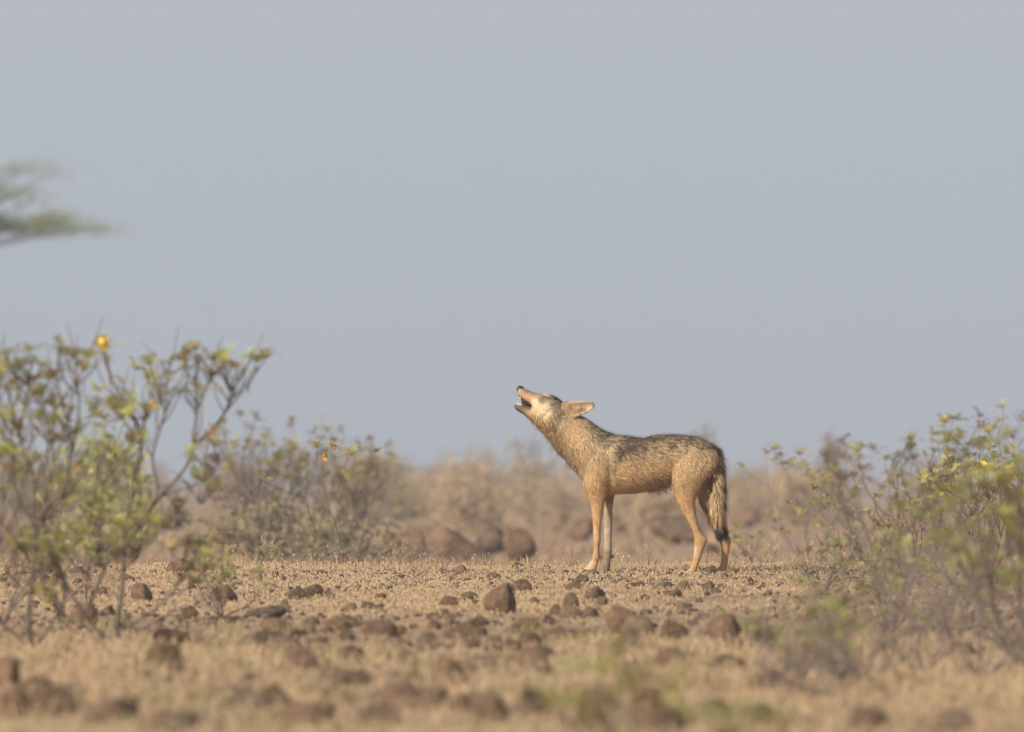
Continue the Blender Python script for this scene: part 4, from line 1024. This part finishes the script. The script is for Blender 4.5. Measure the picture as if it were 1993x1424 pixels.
# coat map: px, py, sigma, weight, comb dx, dy, length mm, lift, dark tip share, colour (sRGB)
COAT = np.array([
    (1025, 757, 5, 3, 1, .35, 4, .15, .1, 150, 112, 82), (1038, 763, 5, 2, 1, .35, 4, .15, .1, 156, 118, 88), (1012, 764, 4, 2, 1, .4, 3, .15, .1, 184, 160, 128), (1030, 773, 5, 2, 1, .4, 5, .15, 0, 200, 162, 118), (1016, 768, 4, 2, 1, .4, 3, .15, .2, 196, 168, 128),
    (1040, 783, 5, 2, 1, .45, 8, .15, 0, 224, 198, 160), (1008, 793, 5, 4, 1, .5, 4, .2, .3, 98, 80, 70), (1019, 800, 5, 2, 1, .5, 6, .2, .2, 148, 118, 92), (1028, 808, 5, 2, 1, .6, 10, .25, .1, 190, 156, 116),
    (1048, 797, 6, 2, 1, .5, 12, .2, 0, 226, 200, 162), (1063, 795, 5, 2, 1, .5, 14, .2, 0, 236, 214, 182), (1054, 778, 3.6, 4, 1, .5, 5, .15, .4, 104, 92, 82), (1066, 776, 2.6, 4, 1, .4, 4, .1, .4, 84, 74, 68), (1059, 772.5, 2.2, 4, 1, .4, 3, .1, .4, 84, 74, 68), (1062, 767, 4, 2, 1, .3, 5, .2, .1, 186, 164, 130),
    (1046, 769, 4, 2, 1, .3, 5, .15, .1, 176, 140, 104), (1068, 780, 4, 2, 1, .4, 7, .15, .1, 182, 160, 126),
    (1080, 774, 6, 4, 1, .45, 7, .2, .6, 92, 86, 82), (1091, 780, 6, 3, 1, .4, 8, .2, .5, 104, 96, 88), (1078, 788, 6, 2.5, 1, .5, 12, .2, .3, 140, 128, 112), (1085, 803, 6, 2, 1, .6, 16, .25, .2, 176, 158, 132), (1082, 816, 7, 2, .9, .7, 22, .3, .1, 204, 180, 146),
    (1100, 792, 6, 2, 1, .1, 6, .12, .05, 196, 156, 112), (1112, 800, 5, 2, 1, 0, 5, .12, 0, 200, 160, 116), (1122, 787, 5, 2, 1, -.1, 5, .12, 0, 216, 182, 140), (1118, 803, 2.4, 4, 1, -.3, 4, .1, .2, 136, 100, 76), (1125, 800.5, 2.4, 4, 1, -.3, 4, .1, .2, 112, 82, 66), (1131, 798, 2.4, 4, 1, -.3, 4, .1, .2, 104, 78, 66), (1137, 796, 2.2, 4, 1, -.3, 4, .1, .2, 128, 98, 80), (1133, 806, 2.2, 4, 1, -.4, 3, .08, 0, 222, 186, 142), (1130, 788, 2.5, 2, .6, .8, 5, .1, 0, 196, 160, 122), (1140, 790, 4, 2, 1, -.1, 5, .12, 0, 202, 174, 138),
    (1157, 785, 2.4, 3, 1, -.1, 3, .15, .2, 140, 98, 70), (1145, 801, 3, 2, 1, -.4, 3, .1, 0, 210, 172, 128), (1122, 811, 3, 2, 1, .1, 4, .08, 0, 196, 156, 112),
    (1016, 782, 3.2, 9, 1, 0, 0, 0, 0, 52, 40, 40), (1024, 787, 3.2, 9, 1, 0, 0, 0, 0, 52, 40, 40), (1010, 775, 2.6, 8, 1, 0, 0, 0, 0, 60, 46, 45), (1029, 791, 2.8, 8, 1, 0, 0, 0, 0, 60, 50, 46), (1020, 791, 2.6, 8, 1, 0, 0, 0, 0, 64, 52, 48), (1010, 788.5, 2.4, 6, 1, 0, 0, 0, 0, 84, 66, 60),
    (1409, 905, 4, 4, .3, 1, 44, .34, .95, 112, 98, 84), (1412, 940, 4, 4, .15, 1, 46, .3, .9, 112, 98, 84), (1413, 975, 4, 3, .1, 1, 44, .28, .8, 130, 112, 92),
    (1045, 830, 9, 1.4, .8, 1, 26, .5, .05, 212, 180, 138), (1062, 838, 9, 1.2, .7, 1, 30, .4, .1, 206, 174, 132), (1082, 846, 8, 1.4, .6, 1, 24, .25, .35, 158, 128, 94), (1105, 835, 12, 1.2, .8, .8, 24, .2, .05, 206, 174, 130), (1122, 846, 12, 1.2, .7, .8, 24, .2, .03, 214, 184, 140),
    (1068, 862, 8, 1.4, .5, 1, 42, .7, .05, 222, 196, 156), (1084, 880, 8, 1.4, .5, 1, 44, .7, .5, 168, 146, 114), (1100, 880, 10, 1.2, .5, 1, 28, .25, .3, 178, 148, 112), (1105, 902, 8, 1.4, .4, 1, 38, .65, .35, 172, 148, 116), (1118, 908, 8, 1.3, .4, 1, 24, .35, .2, 186, 158, 120),
    (1135, 822, 10, 1.2, 1, .7, 24, .25, .35, 178, 150, 112), (1152, 836, 10, 1.3, 1, .45, 26, .25, .6, 150, 126, 96), (1135, 865, 12, 1.2, .7, .8, 24, .2, .12, 190, 160, 120), (1150, 852, 9, 1.2, .9, .6, 24, .22, .55, 134, 114, 90), (1172, 850, 9, 1.3, 1, .3, 28, .25, .75, 118, 102, 84), (1162, 880, 9, 1.2, .6, 1, 22, .18, .4, 156, 132, 102), (1150, 900, 10, 1.2, .4, 1, 18, .15, .15, 186, 154, 114),
    (1181, 878, 6, 1.6, .4, 1, 22, .18, .05, 210, 184, 146), (1190, 856, 8, 1.2, 1, .3, 28, .22, .35, 178, 154, 120), (1197, 880, 7, 1.6, .8, .6, 26, .2, .8, 112, 96, 80), (1212, 868, 9, 1.3, 1, .35, 30, .22, .8, 120, 103, 84), (1190, 900, 8, 1.2, .5, 1, 22, .18, .35, 168, 142, 108),
    (1235, 860, 11, 1.2, 1, .2, 32, .22, .8, 128, 108, 86), (1265, 858, 11, 1.2, 1, .2, 32, .22, .75, 138, 116, 90), (1300, 856, 11, 1.2, 1, .15, 32, .22, .75, 136, 115, 90), (1335, 856, 11, 1.2, 1, .2, 32, .22, .7, 150, 126, 96), (1365, 862, 10, 1.2, 1, .5, 32, .25, .65, 158, 132, 98),
    (1235, 885, 12, 1.1, 1, .45, 28, .2, .45, 164, 138, 104), (1280, 882, 12, 1.1, 1, .4, 28, .2, .45, 170, 142, 106), (1325, 880, 12, 1.1, 1, .5, 28, .2, .4, 174, 146, 108), (1220, 912, 12, 1.1, .9, .5, 24, .2, .1, 200, 164, 118), (1255, 915, 12, 1.1, .9, .4, 24, .2, .08, 204, 168, 120), (1200, 945, 11, 1.1, .9, .5, 22, .25, .02, 218, 184, 138),
    (1235, 945, 10, 1.1, 1, .45, 26, .3, .05, 208, 172, 126), (1268, 945, 8, 1.2, .8, .8, 32, .6, .3, 170, 138, 100), (1292, 936, 7, 1.2, .7, 1, 34, .6, .2, 182, 146, 104), (1290, 912, 10, 1.1, .9, .5, 22, .2, .05, 196, 160, 114),
    (1330, 905, 13, 1.1, .6, .8, 20, .18, .15, 188, 156, 116), (1325, 938, 13, 1.1, .35, 1, 15, .15, .05, 204, 168, 124), (1360, 900, 10, 1.1, .6, .8, 24, .2, .25, 180, 148, 108), (1378, 912, 7, 1.6, .3, 1, 24, .2, 0, 224, 188, 138), (1366, 938, 7, 1.4, .3, 1, 20, .18, 0, 216, 178, 130), (1392, 884, 7, 1.4, .7, 1, 36, .3, .6, 150, 124, 92),
    (1330, 972, 11, 1, .35, 1, 9, .12, 0, 206, 164, 116), (1347, 965, 8, 1, .2, 1, 9, .12, .05, 192, 146, 100), (1344, 1010, 9, 1, .45, 1, 7, .12, .03, 206, 164, 120), (1362, 1048, 8, 1, .1, 1, 7, .12, .05, 196, 154, 110), (1351, 1070, 5, 1.3, 0, 1, 6, .1, 0, 216, 184, 146), (1360, 1078, 6, 1, -.2, 1, 6, .1, .05, 194, 150, 106), (1344, 1110, 8, 1, -.6, .8, 7, .15, .05, 198, 158, 114),
    (1375, 985, 7, 1, .3, 1, 9, .12, .1, 150, 122, 92), (1408, 1050, 8, 1, .1, 1, 6, .12, .05, 194, 150, 106), (1411, 1085, 8, 1, 0, 1, 6, .1, .05, 194, 146, 102), (1400, 1112, 8, 1, -.6, .8, 7, .15, .05, 194, 150, 106),
    (1150, 945, 11, 1, .3, 1, 13, .15, 0, 212, 172, 122), (1130, 932, 7, 1.5, .4, 1, 18, .25, 0, 226, 198, 158), (1122, 918, 6, 1.3, .4, 1, 20, .3, .05, 216, 188, 148), (1170, 930, 9, 1, .3, 1, 14, .15, .05, 198, 160, 112), (1162, 985, 9, 1, .1, 1, 7, .12, 0, 208, 164, 114), (1164, 1030, 8, 1, 0, 1, 6, .1, .03, 204, 162, 114), (1156, 1030, 4, 1.3, 0, 1, 6, .1, 0, 212, 172, 128), (1160, 1075, 8, 1, 0, 1, 7, .12, .05, 196, 154, 112), (1145, 1105, 9, 1, -.7, .7, 7, .15, 0, 214, 182, 144),
    (1184, 1000, 7, 1, 0, 1, 7, .12, .1, 182, 162, 136), (1183, 1050, 8, 1, 0, 1, 7, .12, .08, 190, 172, 148), (1182, 1085, 7, 1, 0, 1, 7, .12, .2, 150, 132, 112), (1178, 1110, 6, 1, -.5, .8, 7, .15, .3, 130, 112, 96), (1190, 962, 6, 1.2, .1, 1, 9, .12, .2, 150, 124, 98),
    (1402, 895, 7, 1.5, .35, 1, 46, .34, .65, 172, 144, 108), (1398, 925, 8, 1.5, .15, 1, 48, .3, .6, 186, 158, 120), (1396, 958, 9, 1.5, .05, 1, 48, .28, .5, 198, 168, 128), (1396, 988, 9, 1.4, 0, 1, 46, .26, .45, 196, 164, 122), (1396, 1010, 8, 1.4, .03, 1, 42, .24, .4, 176, 138, 96), (1398, 1030, 7, 3.0, .02, 1, 36, .2, 1, 58, 50, 48), (1400, 1042, 6, 3, 0, 1, 30, .15, 1, 48, 42, 42)], float)
CC = lin(COAT[:, 9:12]) * 1.0
CC = 1.04 * (CC * .92 + CC.mean(1, keepdims=True) * .08) * np.array([1.0, .985, .93])
CC = CC * .90 + lin((222, 196, 156)) * .10
FARP = {(1184, 1000), (1183, 1050), (1182, 1085), (1178, 1110), (1190, 962), (1375, 985)}
NEARP = {(1162, 985), (1164, 1030), (1156, 1030), (1160, 1075), (1145, 1105), (1347, 965)}
SIDE = np.array([1 if (int(a), int(b)) in FARP else (-1 if (int(a), int(b)) in NEARP else 0) for a, b in COAT[:, :2]])
def coat(P):
    px = P[:, 0] / WS + 1260; py = 1115.5 - P[:, 2] / WS
    out = np.zeros((len(P), 9))
    dat = np.concatenate([COAT[:, 4:9], CC], 1)
    for i in range(0, len(P), 20000):
        a = px[i:i + 20000, None] - COAT[None, :, 0]; b = py[i:i + 20000, None] - COAT[None, :, 1]
        r2 = (a * a + b * b) / (COAT[None, :, 2] ** 2)
        w = COAT[None, :, 3] * np.exp(-.5 * np.minimum(r2, 60)) + 1e-9 / (1 + r2)
        sg = np.sign(P[i:i + 20000, 1])[:, None]; w = w * np.where((SIDE[None, :] * sg) < 0, 1e-6, 1.0)
        w /= w.sum(1, keepdims=True)
        out[i:i + 20000, :8] = w @ dat
    return out     # dx dy len lift dark r g b

wolf = empty('wolf', (wx(1260, DW), 0.0, EYE - (1115.5 - HY) / F * DW))
tag(wolf, 'lean tan wolf with dark saddle howling with its muzzle raised', 'wolf')
K = coat(BV)
set_col(body_me, K[:, 5:8] * .82)
M_SKIN = mat_attr('wolf_undercoat', rough=.9, spec=.1)
M_FUR = mat_attr('wolf_fur', rough=.7, spec=.18)
body_me.materials.clear(); body_me.materials.append(M_SKIN)
body = link('body', body_me, None, wolf)

# fur: strands laid along the coat, in locks
def make_fur(N=300000, seed=12):
    r = np.random.default_rng(seed)
    body_me.calc_loop_triangles()
    nt = len(body_me.loop_triangles); tri = np.empty(nt * 3, np.int32); body_me.loop_triangles.foreach_get('vertices', tri); tri = tri.reshape(-1, 3)
    A, B, C_ = BV[tri[:, 0]], BV[tri[:, 1]], BV[tri[:, 2]]
    area = np.linalg.norm(np.cross(B - A, C_ - A), axis=1)
    ti = r.choice(nt, N, p=area / area.sum()); u = r.random((N, 2)); f = u.sum(1) > 1; u[f] = 1 - u[f]
    w0 = (1 - u.sum(1))[:, None]
    P = A[ti] * w0 + B[ti] * u[:, :1] + C_[ti] * u[:, 1:]
    Nn = BN[tri[ti, 0]] * w0 + BN[tri[ti, 1]] * u[:, :1] + BN[tri[ti, 2]] * u[:, 1:]; Nn /= np.linalg.norm(Nn, axis=1)[:, None]
    Kc = coat(P)
    keep = Kc[:, 2] > 2.0; P, Nn, Kc = P[keep], Nn[keep], Kc[keep]; N = len(P)
    # locks
    nl = 32000; li = r.choice(N, nl, replace=False)
    kd = KDTree(nl)
    for i, q in enumerate(P[li]): kd.insert(q, i)
    kd.balance()
    lock = np.array([kd.find(q)[1] for q in P])
    def strand(P, Nn, Kc, jit):
        d = np.stack([Kc[:, 0], np.zeros(len(P)), -Kc[:, 1]], 1) + jit
        d -= (d * Nn).sum(1)[:, None] * Nn; d /= np.linalg.norm(d, axis=1)[:, None] + 1e-6
        return d
    ljit = r.normal(0, .22, (nl, 3)); llen = r.uniform(.75, 1.25, nl); llift = r.uniform(.6, 1.5, nl); lval = r.normal(0, 1, nl)
    d = strand(P, Nn, Kc, ljit[lock] + r.normal(0, .10, (N, 3)))
    L = Kc[:, 2] * .001 * llen[lock] * r.uniform(.7, 1.15, N)
    lift = Kc[:, 3] * llift[lock] * r.uniform(.7, 1.3, N)
    gh = r.random(N) < .07; L = np.where(gh, L * 1.5, L); lift = np.where(gh, lift * 2.1, lift)
    dirv = d + Nn * lift[:, None]; dirv /= np.linalg.norm(dirv, axis=1)[:, None]
    tip = P + dirv * L[:, None]
    # tips gather towards the tip of their lock
    Kl = Kc[li]; dl = strand(P[li], Nn[li], Kl, ljit); dl = dl + Nn[li] * (Kl[:, 3] * llift)[:, None]; dl /= np.linalg.norm(dl, axis=1)[:, None]
    ltip = P[li] + dl * (Kl[:, 2] * .001 * llen)[:, None]
    cl = np.clip((Kc[:, 2] - 8) / 22, 0, .62)[:, None]
    tip = tip * (1 - cl) + ltip[lock] * cl
    tip[:, 2] -= L * .10
    mid = P + (d * .5 + Nn * (lift[:, None] * .75)) * L[:, None] * .95
    mid = mid * (1 - cl * .4) + (P[li][lock] * .45 + ltip[lock] * .55) * cl * .4
    wdt = (.0008 + .0003 * np.clip(L / .03, 0, 1)) * r.uniform(.8, 1.3, N)
    s = np.cross(dirv, Nn); s /= np.linalg.norm(s, axis=1)[:, None] + 1e-6
    s = s * wdt[:, None] / 2
    base = P - Nn * .001
    V = np.stack([base - s, base + s, mid + s, mid - s, tip], 1).reshape(-1, 3)
    i0 = np.arange(N) * 5
    Q = np.stack([i0, i0 + 1, i0 + 2, i0 + 3], 1); T3 = np.stack([i0 + 3, i0 + 2, i0 + 4], 1)
    col = Kc[:, 5:8] * np.clip(1 + .06 * lval[lock] + r.normal(0, .08, N), .5, 1.5)[:, None]
    dark = Kc[:, 4]
    fld = noise3(P * np.array([95, 95, 120]), 3, 1.0) + .7 * noise3(P * 200, 8, 1.0)
    ldark = np.argsort(np.argsort(fld)) / N * .7 + r.random(nl)[lock] * .15 + r.random(N) * .15; dark = dark ** 1.25
    isd = (ldark < dark * .9) & (r.random(N) < .9)
    ds = np.clip(.30 + dark * 1.15, 0, 1)[:, None]
    dc = lin((52, 46, 44))
    cr = col * .80; cm = col * 1.04; ct = col * 1.10
    cm = np.where(isd[:, None], cm * (1 - .62 * ds) + dc * .62 * ds, cm); ct = np.where(isd[:, None], ct * (1 - ds) + dc * 1.1 * ds, ct)
    lite = (~isd) & (dark > .25); cm = np.where(lite[:, None], cm * 1.15 + .02, cm); ct = np.where(lite[:, None], ct * 1.2 + .02, ct)
    C = np.stack([cr, cr, cm, cm, ct], 1).reshape(-1, 3)
    me = np_mesh('fur', V, [Q, T3]); set_col(me, np.clip(C, 0, 1))
    nr = Nn + dirv * .15 + r.normal(0, .12, (N, 3)) + ljit[lock] * .5; nr /= np.linalg.norm(nr, axis=1)[:, None]
    NV = np.repeat(nr, 5, 0)
    if len(me.vertices) == len(NV):
        me.normals_split_custom_set_from_vertices(NV.tolist())
    o = link('fur', me, M_FUR, body); o['kind'] = 'stuff'
make_fur()

# nose, eyes, teeth, tongue, claws
M_NOSE = mat_plain('wolf_nose', (.022, .018, .018), .45, .5); M_MOUTH = mat_plain('wolf_mouth', (.022, .012, .012), .6, .3)
M_TOOTH = mat_plain('wolf_tooth', (.72, .66, .54), .4, .5); M_TONGUE = mat_plain('wolf_tongue', (.30, .12, .11), .5, .4); M_CLAW = mat_plain('wolf_claw', (.05, .04, .035), .5, .4)
def part(name, st, mat, ey=2.0, n=16, parent=None):
    V, Q = loft(st, n=n, ey=ey, dst=1)
    me = bpy.data.meshes.new(name); me.from_pydata([tuple(v) for v in V], [], [tuple(int(t) for t in q) for q in Q]); me.update()
    for p in me.polygons: p.use_smooth = True
    return link(name, me, mat, parent or wolf)
part('nose', [(1020, 753.5, 1018.5, 757.5, 4), (1016.5, 751.6, 1014.5, 758.5, 7), (1012.5, 750.2, 1010, 760, 8.2), (1008.8, 751.2, 1006.8, 762, 7.4), (1006.6, 754, 1005.8, 761, 5), (1005.8, 756.5, 1005.6, 759, 2)], M_NOSE)
bvh = BVHTree.FromPolygons([Vector(v) for v in BV], [list(p.vertices) for p in body_me.polygons])
def surf(px, py, sgn):
    o = Vector(wp(px, py, 90 * sgn)); h = bvh.ray_cast(o, Vector((0, -sgn, 0)))
    return h[0] if h[0] is not None else Vector(wp(px, py, 20 * sgn))
for sgn in (-1, 1):
    pts = [surf(a, b, sgn) + Vector((0, sgn * .0012, 0)) for a, b in ((1054.5, 770.5), (1059, 772), (1063.5, 773.6), (1068, 775.2), (1071, 776))]
    me = tube_mesh('eye', smooth_poly([tuple(p) for p in pts], 3), .0016, .0024, 6)
    link('eye', me, M_NOSE, wolf)
part('tongue', [(1034, 790, 1033, 794, 5), (1026, 787, 1025, 791, 6), (1017, 785.5, 1016, 789.5, 6), (1012, 785.8, 1012, 789, 5), (1010, 787, 1010, 788.5, 3)], M_TONGUE)
part('mouth_lining', [(1033, 786, 1032, 796, 9), (1026, 783, 1026, 792, 9), (1020, 778.5, 1020.5, 790, 8), (1016, 775.5, 1017.5, 788.5, 6.5), (1013.5, 775, 1016, 786.5, 4)], M_MOUTH)
for sgn in (-1, 1):
    def tooth(px, py, qx, qy, y, w):
        P = [wp(px, py, y * sgn), wp((px + qx) / 2 - .5, (py + qy) / 2, y * sgn), wp(qx, qy, y * sgn)]
        me = tube_mesh('tooth', smooth_poly(P, 3), w * WS, w * .25 * WS, 8); link('tooth', me, M_TOOTH, wolf)
    tooth(1008, 788, 1007.4, 782.2, 5, 1.8)
    tooth(1012.3, 772.5, 1013.6, 779, 7, 1.4)
    for q in range(2): tooth(1011.2 + 2.6 * q, 788.6 + .4 * q, 1011 + 2.6 * q, 784 + .9 * q, 5.5, 1.5)
    tooth(1003.5, 788, 1002.8, 784.5, 2, 1.1)
for (fx, fy, yc) in ((1128, 1114, -26), (1167, 1114, 25), (1329.5, 1117.5, -26), (1387.5, 1117, 26)):
    for q in (-5, -1.6, 1.6, 5):
        P = [wp(fx + 2, fy - 1, yc + q), wp(fx - 1, fy - .5, yc + q), wp(fx - 3, fy + 1.6, yc + q)]
        link('claw', tube_mesh('claw', np.array(P), 1.2 * WS, .3 * WS, 6), M_CLAW, wolf)
for (fx, fy, yc) in ((1170.5, 1084, -24), (1193.5, 1083, 27)):
    link('dew_claw', tube_mesh('dew_claw', np.array([wp(fx - 2, fy - 1.5, yc), wp(fx + 1, fy, yc), wp(fx + 2, fy + 3, yc)]), 2.2 * WS, .7 * WS, 7), M_CLAW, wolf)
